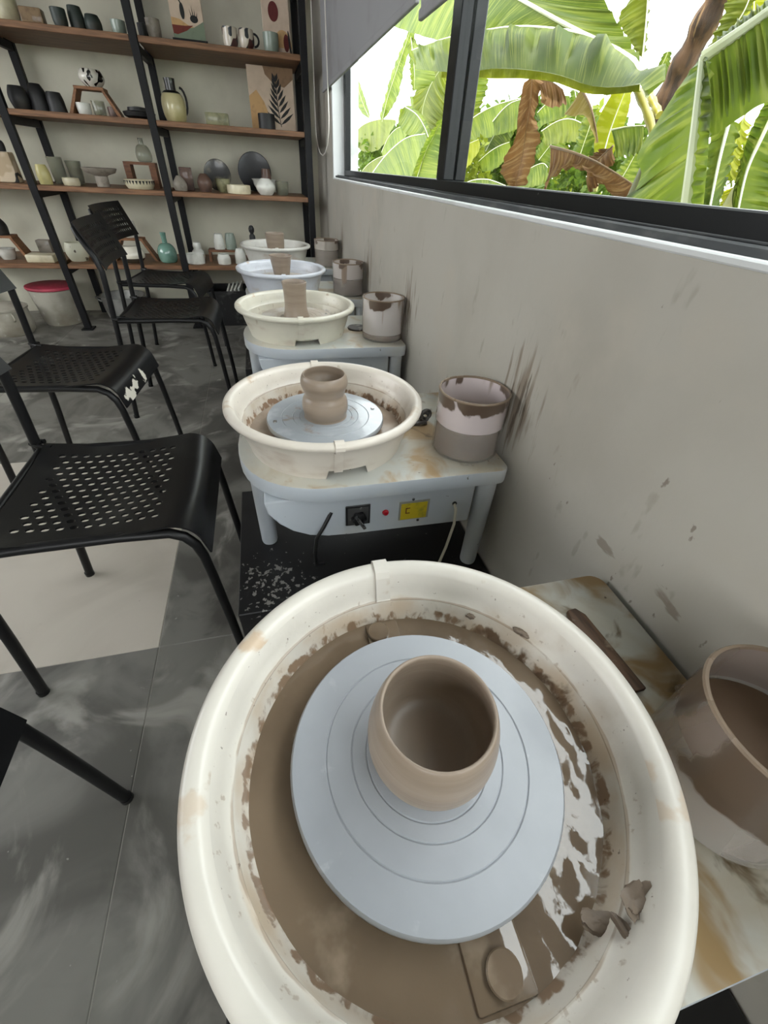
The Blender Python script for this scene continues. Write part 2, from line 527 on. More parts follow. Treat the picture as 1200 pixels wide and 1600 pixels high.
g_olive = gl('olive_glaze', V(140, 138, 104), 0.4, V(110, 108, 78), 30)
g_yell = gl('pale_yellow_glaze', V(206, 196, 130), 0.4)
g_glass = M('smoky_glass', V(150, 150, 130), 0.08, [dict(col=V(120, 122, 104), scale=8, lo=0.4, hi=0.7)], alpha=0.55, coat=0.5)
g_bw = M('black_white_swirl', V(214, 210, 198), 0.25, [dict(col=(0.012, 0.012, 0.012), scale=16, lo=0.49, hi=0.52, stretch=(1, 1, 0.5), detail=1, dist=1.5)], coat=0.5)
g_patch = M('painted_mug', V(206, 196, 180), 0.3, [dict(col=V(70, 30, 28), scale=22, lo=0.56, hi=0.58, detail=0), dict(col=(0.02, 0.025, 0.03), scale=26, lo=0.60, hi=0.62, detail=0)], coat=0.4)
g_half = M('white_bowl_dark_base', V(226, 220, 204), 0.25, [dict(col=V(70, 66, 56), scale=6, lo=0.2, hi=0.3, zband=(-1, 0.03, 0.004), pull=0.9, detail=1)], coat=0.4)
g_plate = gl('dark_plate_glaze', (0.009, 0.010, 0.012), 0.35, (0.016, 0.018, 0.020), 10, coat=0.1)

def handle(name, parent, r, z0, z1, out, mat, ang=0.0, rad=0.005):
    pts = []
    for k in range(9):
        a = -PI / 2 + k / 8 * PI
        rr = r - 0.002 + out * math.cos(a)
        pts.append((rr * math.cos(ang), rr * math.sin(ang), (z0 + z1) / 2 + (z1 - z0) / 2 * math.sin(a)))
    return MB().tube(pts, rad, 8).build(name, mat, parent)

z = SH['a']
pot('tall_vase', 'tall cream vase at the left end of the top visible shelf', -1.215, z, necked(0.05, 0.062, 0.03, 0.036, 0.20, 0.06, 0.16), g_cream)
o = MB().prism([(-0.05, -0.03), (0.05, -0.03), (0.05, 0.03), (-0.05, 0.03)], 0, 0.062).build('box_vase', g_tan, loc=(-1.095, 3.60, z + 0.0006), bevel=0.006)
tag(o, 'tan textured square vase beside the tall cream vase', 'pottery', 'ceramics on the shelves')
pot('dark_cup', 'short dark green cup, left of three dark pots on the top shelf', -0.965, z, vessel(0.028, 0.034, 0.034, 0.068), g_green, y=3.57)
pot('dark_vase', 'tallest dark green vase, middle of three dark pots on the top shelf', -0.895, z, vessel(0.036, 0.036, 0.030, 0.088), g_green, y=3.61)
pot('dark_bowl', 'rounded dark green pot, right of three dark pots on the top shelf', -0.818, z, vessel(0.034, 0.040, 0.030, 0.064), g_green, y=3.60)
pot('small_cup', 'pale green cup just left of the middle shelf post', -0.692, z, vessel(0.03, 0.035, 0.036, 0.052), g_pale, y=3.575)
pot('small_cup', 'small black cup just right of the middle shelf post', -0.578, z, vessel(0.019, 0.021, 0.021, 0.052), g_black, y=3.57)
pot('small_cup', 'rough grey stoneware cup near the middle shelf post, top shelf', -0.522, z, vessel(0.03, 0.036, 0.036, 0.078), g_stone, y=3.60)

canvas = layered('canvas_print', V(206, 186, 166), 0.85, [dict(col=V(196, 176, 156), scale=20, lo=0.4, hi=0.7)])
def ink(name, c): return M(name, c, 0.8, [dict(col=tuple(v * 0.8 for v in c), scale=30, lo=0.5, hi=0.7)])
i_black, i_rust, i_sage, i_sand, i_red = ink('ink_black', (0.02, 0.02, 0.02)), ink('ink_rust', V(110, 48, 38)), ink('ink_sage', V(120, 132, 112)), ink('ink_sand', V(196, 158, 110)), ink('ink_maroon', V(96, 36, 34))
def art(name, label, x, y, z, wd, ht, lean=0.10, base=canvas):
    t = thing(name, label, 'artwork', (x, y, z + 0.001), group='art prints on the shelves')
    t.rotation_euler[0] = -lean
    MB().box(-wd / 2, wd / 2, 0, 0.012, 0.0, ht).build('canvas', base, t, smooth=False, bevel=0.002, seg=1)
    return t
def blob(t, name, pts, mat, lift=0.0015):
    return MB().prism(pts, -lift, 0.0, axis='y').build(name, mat, t, smooth=False)
def ellipse(cx, cz, rx, rz_, n=20, rot=0.0):
    return [(cx + rx * math.cos(a) * math.cos(rot) - rz_ * math.sin(a) * math.sin(rot), cz + rx * math.cos(a) * math.sin(rot) + rz_ * math.sin(a) * math.cos(rot)) for a in [2 * PI * k / n for k in range(n)]]

a1 = art('art_print', 'pink desert print with black plant shapes on a black easel, top shelf', -0.338, 3.56, z, 0.165, 0.25, 0.06)
blob(a1, 'dune', [(-0.082, 0.012), (0.082, 0.012), (0.082, 0.085), (0.03, 0.06), (-0.02, 0.05), (-0.082, 0.03)], i_sage)
blob(a1, 'hill', [(-0.082, 0.09), (-0.04, 0.085), (0.0, 0.066), (0.03, 0.06), (-0.02, 0.05), (-0.082, 0.06)], i_sand, 0.0012)
blob(a1, 'rock', [(-0.082, 0.062), (-0.02, 0.062), (0.025, 0.066), (-0.01, 0.045), (-0.06, 0.028), (-0.08, 0.03)], i_rust, 0.002)
blob(a1, 'vase_shape', ellipse(-0.02, 0.115, 0.011, 0.03), i_black)
blob(a1, 'stem_shape', [(-0.024, 0.14), (-0.018, 0.14), (-0.03, 0.165), (-0.045, 0.19), (-0.05, 0.188), (-0.036, 0.16)], i_black)
blob(a1, 'pot_shape', ellipse(0.035, 0.09, 0.02, 0.014), i_black)
for k in range(4):
    blob(a1, 'leaf_shape', [(0.022 + k * 0.008, 0.095), (0.028 + k * 0.008, 0.095), (0.016 + k * 0.013, 0.14 - abs(k - 1) * 0.012)], i_black)
MB().box(-0.09, 0.09, -0.014, -0.003, 0.0, 0.012).build('easel_ledge', shelf_black, a1, smooth=False)

m1 = pot('mug', 'cream mug with maroon and black patches, left of two on the top shelf', -0.125, z, vessel(0.036, 0.04, 0.04, 0.078), g_patch, y=3.57, cat='mug')
m2 = pot('mug', 'cream and black mug with its handle turned right, top shelf', -0.038, z, vessel(0.034, 0.042, 0.038, 0.078), g_patch, y=3.565, cat='mug')
handle('handle', m2, 0.042, 0.015, 0.065, 0.026, g_black)
a2 = art('art_print', 'pale print with maroon oval and arches at the right end of the top shelf', 0.135, 3.60, z, 0.15, 0.29, 0.05)
blob(a2, 'sun_shape', ellipse(-0.012, 0.165, 0.028, 0.038), i_red)
blob(a2, 'arch_shape', ellipse(0.03, 0.03, 0.05, 0.07)[:11], i_sand)
blob(a2, 'dot_shape', ellipse(0.04, 0.235, 0.01, 0.004), i_black)
blob(a2, 'leaf_shape', ellipse(0.05, 0.05, 0.016, 0.035), i_red, 0.002)
blob(a2, 'leaf_shape', ellipse(0.068, 0.05, 0.006, 0.05, rot=0.12), i_black, 0.003)
pot('tumbler', 'faceted grey green tumbler in front of the maroon oval print', 0.095, z, vessel(0.036, 0.042, 0.043, 0.074), g_pale, y=3.55, n=12)

z = SH['b']
pot('dark_vase', 'dark spotted vase at the left edge of the second shelf', -1.46, z, vessel(0.04, 0.05, 0.03, 0.12), g_char)
pot('dark_pot', 'dark speckled pot beside the left shelf post, second shelf', -1.295, z, vessel(0.038, 0.05, 0.035, 0.095), g_char, y=3.60)
pot('black_vase', 'black wide shouldered vase, second shelf, right of the left post', -1.205, z, vessel(0.05, 0.046, 0.026, 0.112), g_black, y=3.62)
pot('black_cup', 'short black cup left of the trapezoid wooden stand, second shelf', -1.115, z, vessel(0.045, 0.042, 0.034, 0.082), g_black, y=3.585)
def trap(name, label, x, y, z, wb, wt, h, th=0.014, d=0.10, mat=None):
    t = thing(name, label, 'stand', (x, y, z + 0.0006), group='small wooden display stands')
    mat = mat or shelf_wood_o
    MB().box(-wt / 2, wt / 2, -d / 2, d / 2, h - th, h).build('top', mat, t, smooth=False, bevel=0.0015, seg=1)
    for s in (-1, 1):
        a, b = s * wt / 2, s * wb / 2
        MB().prism([(a - s * th, h - th), (a, h - th), (b, 0), (b - s * th * 1.3, 0)][::s], -d / 2, d / 2, axis='y').build('side', mat, t, smooth=False)
    return t
shelf_wood_o = layered('light_brown_wood', V(142, 98, 64), 0.6, [dict(col=V(112, 74, 46), scale=20, lo=0.4, hi=0.7, stretch=(1, 6, 6))])
trap('display_stand', 'trapezoid wooden stand under the striped vase, second shelf', -0.925, 3.62, z, 0.27, 0.15, 0.118)
pot('striped_vase', 'squat black and white swirled vase on the trapezoid wooden stand', -0.905, z + 0.118, vessel(0.035, 0.064, 0.05, 0.07, belly=0.55), g_bw, y=3.62)
pot('small_cup', 'white cup under the wooden stand, second shelf', -0.985, z, vessel(0.03, 0.036, 0.038, 0.05), g_white, y=3.60)
pot('glass_cup', 'clear glass cup under the wooden stand, second shelf', -0.905, z, vessel(0.03, 0.033, 0.035, 0.062), g_glass, y=3.60)
pot('small_cup', 'small dark brown cup under the wooden stand, second shelf', -0.835, z, vessel(0.024, 0.026, 0.026, 0.042), g_brown, y=3.60)
pot('flat_dish', 'flat black lidded dish left of the middle post, second shelf', -0.70, z, [(0.05, 0), (0.082, 0.012), (0.088, 0.03), (0.06, 0.036), (0.058, 0.05), (0.02, 0.055), (0.002, 0.056)], g_black, y=3.62)
jug = pot('jug', 'cream bellied jug with black neck and handle, second shelf', -0.497, z, necked(0.046, 0.066, 0.028, 0.030, 0.185, 0.07, 0.135), M('jug_glaze', V(206, 196, 150), 0.3, [dict(col=V(176, 166, 116), scale=12, lo=0.4, hi=0.7), dict(col=(0.014, 0.014, 0.014), scale=5, lo=0.1, hi=0.2, zband=(0.122, 1, 0.004), pull=1.2, detail=0)], coat=0.5), y=3.60, cat='jug')
handle('handle', jug, 0.05, 0.03, 0.15, 0.028, g_black, rad=0.006)
o = MB().box(-0.066, 0.066, -0.04, 0.04, 0, 0.056).build('olive_box', g_olive, loc=(-0.262, 3.60, z + 0.0006), bevel=0.004)
tag(o, 'low olive green rectangular planter on the second shelf', 'pottery', 'ceramics on the shelves')
a3 = art('art_print', 'large print with black fern leaf on tan, right end of the second shelf', 0.078, 3.66, z, 0.272, 0.285, 0.04)
blob(a3, 'tan_shape', [(-0.136, 0.0), (-0.03, 0.0), (-0.02, 0.06), (-0.05, 0.13), (-0.09, 0.18), (-0.136, 0.15)], i_sand)
blob(a3, 'tan_shape', [(-0.04, 0.285), (0.136, 0.285), (0.136, 0.24), (0.08, 0.20), (0.02, 0.21), (-0.03, 0.25)], ink('ink_brown', V(140, 112, 86)), 0.001)
stem = [(0.045, 0.02), (0.035, 0.08), (0.03, 0.14), (0.03, 0.20), (0.028, 0.25)]
blob(a3, 'stem_shape', [(x - 0.002, q) for x, q in stem] + [(x + 0.002, q) for x, q in stem[::-1]], i_black, 0.002)
for k in range(8):
    q = 0.03 + k * 0.027
    for s in (-1, 1):
        l = 0.100 - k * 0.008
        a = 0.62 + k * 0.085
        x0 = 0.044 - k * 0.0024
        dx, dz = s * math.cos(a), math.sin(a)
        nx_, nz_ = -s * math.sin(a), math.cos(a)
        pts = [(x0 + dx * l * t + nx_ * w_, q + dz * l * t + nz_ * w_) for t, w_ in ((0, 0), (0.3, -0.008), (0.6, -0.009), (1, 0), (0.6, 0.006), (0.3, 0.006))]
        blob(a3, 'leaf_shape', pts if s == 1 else pts[::-1], i_black, 0.002)
pot('black_canister', 'glossy black canister in front of the fern leaf print', 0.03, z, vessel(0.05, 0.05, 0.05, 0.07), g_black, y=3.57)

z = SH['c']
o = MB().prism([(-0.06, -0.04), (0.06, -0.04), (0.06, 0.04), (-0.06, 0.04)], 0, 0.14).build('painted_box_vase', M('painted_beige', V(180, 160, 130), 0.6, [dict(col=V(206, 190, 164), scale=14, lo=0.45, hi=0.55, detail=1), dict(col=(0.02, 0.02, 0.02), scale=18, lo=0.62, hi=0.64, detail=1)]), loc=(-1.52, 3.64, z + 0.0006), bevel=0.006)
tag(o, 'beige square vase with black painted shapes, left end of the third shelf', 'pottery', 'ceramics on the shelves')
pot('black_bottle', 'small black bottle standing on the beige painted vase', -1.50, z + 0.1412, necked(0.02, 0.024, 0.013, 0.02, 0.085, 0.03, 0.05), g_black, y=3.64)
pot('yellow_cup', 'pale yellow vase just right of the left post, third shelf', -1.315, z, vessel(0.034, 0.036, 0.026, 0.092), g_yell, y=3.60)
pot('glass_vase', 'tall clear glass vase on the third shelf, left of two', -1.262, z, vessel(0.034, 0.04, 0.042, 0.13), g_glass, y=3.70)
pot('glass_vase', 'shorter greenish glass vase behind the cream dish, third shelf', -1.178, z, vessel(0.032, 0.04, 0.044, 0.115), g_glass, y=3.74)
pot('cream_dish', 'short round cream dish in front of the glass vases', -1.178, z, vessel(0.042, 0.046, 0.044, 0.036), g_cream, y=3.60)
pot('cake_stand', 'stoneware plate on a cream pedestal, third shelf', -1.008, z, [(0.036, 0), (0.036, 0.052), (0.04, 0.056), (0.085, 0.07), (0.098, 0.09), (0.094, 0.092), (0.07, 0.078), (0.002, 0.074)], g_stone, y=3.62)
o = thing('display_stand', 'small square wooden riser under the glass bottle, third shelf', 'stand', (-0.785, 3.735, z + 0.0006), group='small wooden display stands')
MB().box(-0.092, 0.092, -0.05, 0.05, 0.116, 0.130).build('top', wood_dark, o, smooth=False)
MB().box(-0.092, -0.055, -0.05, 0.05, 0, 0.1155).build('side', wood_dark, o, smooth=False)
MB().box(0.055, 0.092, -0.05, 0.05, 0, 0.1155).build('side', wood_dark, o, smooth=False)
pot('glass_bottle', 'grey glass bottle with a narrow neck on the wooden riser', -0.752, z + 0.131, necked(0.034, 0.047, 0.014, 0.015, 0.115, 0.03, 0.085), g_glass, y=3.735, cat='bottle')
pb = pot('patterned_bowl', 'shallow bowl with black triangle pattern in front of the wooden riser', -0.79, z, vessel(0.07, 0.086, 0.088, 0.045, belly=0.7), g_cream, y=3.585)
for k in range(28):
    a = 2 * PI * k / 28
    d = 0.09
    MB().add([(0.0885 * math.cos(a - d), 0.0885 * math.sin(a - d), 0.042), (0.0885 * math.cos(a + d), 0.0885 * math.sin(a + d), 0.042), (0.0865 * math.cos(a), 0.0865 * math.sin(a), 0.022), (0.084 * math.cos(a), 0.084 * math.sin(a), 0.035)], [(0, 1, 2), (0, 2, 3), (1, 3, 2), (0, 3, 1)]).build('triangle', i_black, pb, smooth=False)
pot('bud_vase', 'small grey pear shaped vase right of the middle post, third shelf', -0.555, z, vessel(0.036, 0.042, 0.014, 0.075, belly=0.35), g_stone, y=3.61)
o = MB().prism([(-0.036, -0.03), (0.04, -0.03), (0.034, 0.03), (-0.036, 0.03)], 0, 0.118).build('square_vase', g_brown, loc=(-0.515, 3.68, z + 0.0006), bevel=0.004)
tag(o, 'tall dark brown square vase, third shelf', 'pottery', 'ceramics on the shelves')
pot('brown_vase', 'round shouldered brown vase left of the leaning dishes, third shelf', -0.402, z, vessel(0.034, 0.045, 0.02, 0.092, belly=0.5), g_brown, y=3.60)
def leaning(name, label, x, y, z, r, mat, lean, th=0.014):
    o = MB().lathe([(r * 0.6, 0), (r * 0.95, th * 0.7), (r, th), (r * 0.97, th * 1.15), (r * 0.62, th * 0.5), (0.002, th * 0.4)], 40).build(name, mat)
    o.rotation_euler = (PI / 2 - lean, 0, 0)
    o.location = (x, y, z + r * math.cos(lean) + 0.001)
    return tag(o, label, 'plate', 'ceramics on the shelves')
leaning('round_dish', 'leaning dark round dish with lighter marbling, third shelf', -0.322, 3.74, z, 0.086, gl('marbled_dish', (0.03, 0.03, 0.03), 0.3, V(130, 124, 104), 9), 0.25)
leaning('dark_plate', 'large leaning dark blue black plate, third shelf', -0.077, 3.87, z, 0.112, g_plate, 0.22)
pot('half_bowl', 'small olive white bowl in front of the marbled dish', -0.292, z, vessel(0.03, 0.045, 0.046, 0.07, belly=0.7), g_olive, y=3.64)
pot('cream_dish', 'low cream dish with straight sides, third shelf, between dark dishes', -0.193, z, vessel(0.074, 0.076, 0.074, 0.044), g_cream, y=3.60)
pot('round_vase', 'ball shaped white vase in front of the dark plate', -0.018, z, vessel(0.04, 0.064, 0.03, 0.085, belly=0.5), g_white, y=3.58)
pot('white_bowl', 'wide white bowl behind the ball shaped vase', -0.02, z, vessel(0.03, 0.075, 0.085, 0.078, belly=0.8), g_white, y=3.725)
pot('brown_cup', 'small reddish brown cup standing in the white bowl', -0.005, z + 0.0055, vessel(0.022, 0.034, 0.027, 0.128), g_brown, y=3.725)
pot('glass_cup', 'smoky glass cup at the right end of the third shelf', 0.092, z, vessel(0.04, 0.043, 0.044, 0.072), g_glass, y=3.66)

z = SH['d']
trap('display_stand', 'trapezoid wooden stand at the left end of the lowest shelf', -1.72, 3.66, z, 0.28, 0.17, 0.135)
pot('dark_vase', 'rounded dark vase on the leftmost wooden stand, lowest shelf', -1.71, z + 0.136, vessel(0.05, 0.055, 0.035, 0.085), g_char, y=3.66)
pot('speckled_bowl', 'speckled white bowl under the leftmost wooden stand', -1.72, z, vessel(0.035, 0.05, 0.055, 0.06, belly=0.8), g_white, y=3.66)
o = MB().prism([(-0.075, -0.05), (0.085, -0.05), (0.085, 0.05), (-0.075, 0.05)], 0, 0.045).build('cream_tray', g_cream, loc=(-1.50, 3.58, z + 0.0006), bevel=0.008)
tag(o, 'cream rectangular tray left of the left post, lowest shelf', 'pottery', 'ceramics on the shelves')
o = MB().box(-0.04, 0.04, -0.03, 0.03, 0, 0.10).build('square_pot', g_stone, loc=(-1.52, 3.76, z + 0.0006), bevel=0.006)
tag(o, 'pale grey square pot behind the cream tray', 'pottery', 'ceramics on the shelves')
pot('planter', 'round white planter with brown spots, lowest shelf', -1.30, z, vessel(0.05, 0.068, 0.055, 0.105, belly=0.5), M('spotted_white', V(206, 204, 182), 0.4, [dict(col=V(80, 68, 50), scale=24, lo=0.66, hi=0.69, detail=1)]), y=3.64)
trap('display_stand', 'trapezoid wooden stand behind the chair backs, lowest shelf', -0.948, 3.68, z, 0.285, 0.15, 0.135)
pot('white_pot', 'white pot standing on the wooden stand behind the chair backs', -0.955, z + 0.136, vessel(0.035, 0.05, 0.045, 0.09), g_white, y=3.68)
pot('banded_bowl', 'rounded white bowl with a dark base under the wooden stand', -0.955, z, vessel(0.05, 0.078, 0.055, 0.095, belly=0.45), g_half, y=3.60)
pot('celadon_bottle', 'glossy celadon green bottle left of the middle post, lowest shelf', -0.735, z, necked(0.045, 0.062, 0.016, 0.019, 0.175, 0.05, 0.115), g_cel, y=3.62, cat='bottle')
pot('gourd_vase', 'white gourd shaped vase behind the white tub', -0.548, z, [(0.04, 0), (0.047, 0.02), (0.04, 0.05), (0.026, 0.065), (0.03, 0.085), (0.024, 0.105), (0.02, 0.104), (0.024, 0.085), (0.002, 0.06)], g_white, y=3.76)
pot('white_tub', 'low round white tub right of the middle post, lowest shelf', -0.552, z, vessel(0.058, 0.06, 0.06, 0.058), g_white, y=3.60)
o = thing('display_stand', 'low wooden riser carrying two white cups, lowest shelf', 'stand', (-0.365, 3.70, z + 0.0006), group='small wooden display stands')
MB().box(-0.10, 0.10, -0.05, 0.05, 0.062, 0.074).build('top', wood_dark, o, smooth=False)
MB().box(-0.10, -0.085, -0.05, 0.05, 0, 0.0615).build('side', wood_dark, o, smooth=False)
MB().box(0.085, 0.10, -0.05, 0.05, 0, 0.0615).build('side', wood_dark, o, smooth=False)
pot('white_cup', 'tapered white cup, left of two on the low riser', -0.385, z + 0.075, vessel(0.036, 0.036, 0.026, 0.092), g_white, y=3.70)
pot('white_cup', 'tapered greyish white cup, right of two on the low riser', -0.305, z + 0.075, vessel(0.037, 0.037, 0.028, 0.096), g_pale, y=3.70)
pot('grey_cup', 'small rounded grey white cup in front of the low riser', -0.362, z, vessel(0.044, 0.045, 0.034, 0.06), g_white, y=3.59)
pot('white_cone', 'white tapered vase right of the low riser, lowest shelf', -0.248, z, vessel(0.04, 0.038, 0.024, 0.092), g_white, y=3.61)
fg = MB().lathe([(0.022, 0), (0.024, 0.03), (0.018, 0.10), (0.022, 0.13), (0.020, 0.165), (0.011, 0.178), (0.019, 0.192), (0.020, 0.208), (0.012, 0.224), (0.002, 0.227)], 20).build('figurine', g_black, loc=(-0.148, 3.66, z + 0.0006))
tag(fg, 'slim black figurine with a round head behind the far wheel basin', 'figurine')

# ------------------------------------------------------------------ things on the floor under the shelves
bucket_mat = layered('dirty_white_bucket', V(186, 182, 168), 0.6, [dict(col=V(150, 142, 126), scale=6, lo=0.4, hi=0.7, detail=6), dict(col=V(206, 204, 196), scale=14, lo=0.6, hi=0.7)])
lid_mat = layered('pink_lid', V(190, 66, 88), 0.5, [dict(col=V(160, 52, 72), scale=8, lo=0.5, hi=0.7)])
alu = layered('dull_aluminium', (0.5, 0.5, 0.48), 0.42, [dict(col=(0.32, 0.32, 0.30), scale=10, lo=0.45, hi=0.7, rough=0.6)], metal=0.85)
t = thing('bucket', 'dirty white bucket with a pink lid under the shelves', 'bucket', (-1.565, 3.70, 0))
MB().lathe([(0.112, 0), (0.118, 0.01), (0.142, 0.215), (0.146, 0.225), (0.140, 0.228), (0.135, 0.215), (0.002, 0.20)], 36).build('body', bucket_mat, t)
MB().lathe([(0.002, 0.226), (0.150, 0.229), (0.154, 0.235), (0.152, 0.246), (0.140, 0.249), (0.002, 0.252)], 36).build('lid', lid_mat, t)
t = thing('plastic_pot', 'pale grey lidded pot with handles at the far left on the floor', 'pot', (-1.80, 3.46, 0))
MB().lathe([(0.11, 0), (0.128, 0.02), (0.135, 0.07), (0.13, 0.15), (0.138, 0.155), (0.138, 0.165), (0.10, 0.175), (0.02, 0.182), (0.002, 0.183)], 36).build('body', bucket_mat, t)
handle('handle', t, 0.134, 0.10, 0.14, 0.022, bucket_mat, ang=-0.9, rad=0.006)
handle('handle', t, 0.134, 0.10, 0.14, 0.022, bucket_mat, ang=2.2, rad=0.006)
def alupot(label, x, y, r, h):
    t = thing('aluminium_pot', label, 'pot', (x, y, 0), group='aluminium pots under the shelves')
    MB().lathe([(r * 0.8, 0), (r * 0.88, 0.012), (r * 0.95, h * 0.4), (r * 0.955, h * 0.42), (r, h), (r * 1.04, h + 0.004), (r * 0.97, h + 0.002), (r * 0.9, h * 0.4), (r * 0.8, 0.014), (0.002, 0.012)], 40).build('body', alu, t)
    for ang in (PI + 0.15, 0.15):
        p = []
        for k in range(9):
            a = -PI / 2 + k / 8 * PI
            aa = ang + 0.28 * math.sin(a)
            rr = r * 1.0 + 0.03 * math.cos(a)
            p.append((rr * math.cos(aa), rr * math.sin(aa), h * 0.82 + 0.02 * math.cos(a)))
        MB().tube(p, 0.006, 8).build('handle', alu, t)
    return t
alupot('deep aluminium pot with loop handles under the shelves, behind the chair legs', -1.15, 3.79, 0.15, 0.16)
alupot('shallow aluminium basin under the middle shelf post, behind the far chair', -0.80, 3.72, 0.14, 0.07)
crate_mat = layered('black_crate_plastic', (0.012, 0.012, 0.013), 0.5, [dict(col=(0.09, 0.09, 0.085), scale=18, lo=0.55, hi=0.72, detail=6)])
t = thing('crate', 'black plastic crate of white tiles under the right end of the shelves', 'crate', (-0.345, 3.66, 0))
for a in ((-0.16, 0.16, -0.13, -0.124, 0.0, 0.225), (-0.16, 0.16, 0.124, 0.13, 0.0, 0.225), (-0.16, -0.154, -0.124, 0.124, 0.0, 0.225), (0.154, 0.16, -0.124, 0.124, 0.0, 0.225)):
    MB().box(*a).build('side_panel', crate_mat, t, smooth=False)
MB().box(-0.154, 0.154, -0.124, 0.124, 0.0, 0.006).build('bottom', crate_mat, t, smooth=False)
for k, a in enumerate([(-0.17, 0.17, -0.14, -0.118), (-0.17, 0.17, 0.118, 0.14), (-0.17, -0.148, -0.118, 0.118), (0.148, 0.17, -0.118, 0.118)]):
    MB().box(*a, 0.225, 0.238).build('rim', crate_mat, t, smooth=False)
for k in range(4):
    o = MB().box(-0.045, 0.045, -0.006, 0.006, -0.06, 0.06).build('tile_offcut', g_white, loc=(-0.365 + 0.028 * k, 3.60, 0.205 + 0.005 * k), bevel=0.001, seg=1)
    o.rotation_euler = (0.15, -0.55 + 0.05 * k, 1.25)
    tag(o, 'white tile offcut leaning in the black crate, %s of four' % ('leftmost', 'second', 'third', 'rightmost')[k], 'tile', 'white tile offcuts in the crate')

# ------------------------------------------------------------------ pottery wheels
PLZ = 0.195                                  # platform top
TZ = 0.499                                   # table top
WY = [0.138, 0.846, 1.646, 2.324, 3.077]
WXO = [0.008, 0.005, 0.005, -0.010, -0.006]
plat_mat = layered('black_platform_board', (0.009, 0.009, 0.010), 0.45, [
    dict(col=(0.30, 0.29, 0.27), scale=95, lo=0.52, hi=0.56, detail=2, sphere=((-0.16, -0.15, 0.195), (0.17, 0.17, 0.3)), pull=0.22, amount=0.8),
    dict(col=(0.10, 0.10, 0.095), scale=16, lo=0.52, hi=0.75, detail=6, sphere=((-0.15, -0.17, 0.195), (0.2, 0.16, 0.3)), pull=0.3)])
table_blue = layered('blue_grey_enamel', V(184, 191, 198), 0.42, [
    dict(col=V(198, 200, 198), scale=5, lo=0.45, hi=0.7, detail=6),
    dict(col=V(112, 112, 108), scale=70, lo=0.74, hi=0.78, detail=2)], bump=(90, 0.03, 0.001))
top_mats = []
for k, (c, amt) in enumerate([(V(150, 124, 84), 0.46), (V(178, 152, 116), 0.48), (V(176, 156, 126), 0.53)]):
    top_mats.append(layered('stained_table_top_%d' % k, V(196, 198, 192), 0.36, [
        dict(col=V(206, 202, 188), scale=6, lo=0.4, hi=0.7, detail=5),
        dict(col=(V(172, 158, 132), V(192, 180, 158), V(196, 188, 172))[k], scale=9, lo=0.30, hi=0.58, detail=6, dist=0.5, sphere=((0.28, -0.02, 0.304), (0.26, 0.32, 0.4)), pull=0.2, amount=0.85),
        dict(col=c, scale=13, lo=amt - 0.08, hi=amt + 0.10, detail=4, dist=0.6, sphere=((0.25, -0.02, 0.304), (0.24, 0.26, 0.4)), pull=0.12),
        dict(col=tuple(v * 0.45 for v in c), scale=17, lo=amt + 0.06, hi=amt + 0.16, detail=4, dist=0.6, sphere=((0.27, 0.0, 0.304), (0.22, 0.26, 0.4)), pull=0.12),
        dict(col=V(96, 84, 70), scale=60, lo=0.72, hi=0.76, detail=2)], bump=(30, 0.05, 0.002)))
head_mat = layered('grey_wheel_head', V(172, 176, 182), 0.30, [
    dict(col=V(152, 156, 162), scale=5, lo=0.4, hi=0.7, detail=6, rough=0.45),
    dict(col=V(184, 188, 192), scale=40, lo=0.66, hi=0.74, detail=4, amount=0.6)], bump=(50, 0.04, 0.001))
head_clay = layered('clay_smeared_wheel_head', V(176, 164, 150), 0.4, [dict(col=V(196, 190, 182), scale=12, lo=0.45, hi=0.65, detail=5)])
head_wet = layered('wet_wheel_head', V(166, 172, 178), 0.22, [dict(col=V(150, 136, 120), scale=30, lo=0.5, hi=0.7, rband=(0.0, 0.09, 0.02), pull=0.25), dict(col=V(186, 190, 196), scale=20, lo=0.5, hi=0.7)], coat=0.3)
dial_black = layered('dial_black', (0.012, 0.012, 0.013), 0.35)
chrome = layered('worn_chrome', (0.55, 0.55, 0.55), 0.25, [dict(col=(0.2, 0.2, 0.2), scale=60, lo=0.5, hi=0.6)], metal=0.9)
red_lamp = layered('red_indicator', (0.45, 0.01, 0.02), 0.2, coat=0.8)
yellow_label = layered('yellow_label', V(202, 180, 40), 0.5, [dict(col=V(160, 150, 50), scale=40, lo=0.5, hi=0.7)])
ink_red = layered('label_ink', V(90, 20, 20), 0.6)
cord_white = layered('cream_cable', V(196, 190, 172), 0.5)

def table_outline(r=0.0):
    """straight wall end, rounded stool end"""
    x0, x1, h = -0.192 + r, 0.376 - r, 0.204 - r
    pts = [(x1, -h), (x1, h)]
    # rounded left end, a squarish half circle
    n = 22
    cx = 0.012
    a_ = cx - x0
    for k in range(n + 1):
        t = PI / 2 + PI * k / n
        cs, sn = math.cos(t), math.sin(t)
        e = 2 / 2.35
        pts.append((cx + a_ * (abs(cs) ** e) * (1 if cs > 0 else -1), h * (abs(sn) ** e) * (1 if sn > 0 else -1)))
    out = [pts[0], pts[1]]
    # round the two wall corners a little
    rc = 0.022
    out = []
    for (cxx, cyy, a0) in ((x1 - rc, -h + rc, -PI / 2), (x1 - rc, h - rc, 0.0)):
        for k in range(6):
            a = a0 + PI / 2 * k / 5
            out.append((cxx + rc * math.cos(a), cyy + rc * math.sin(a)))
    out += pts[2:]
    return out

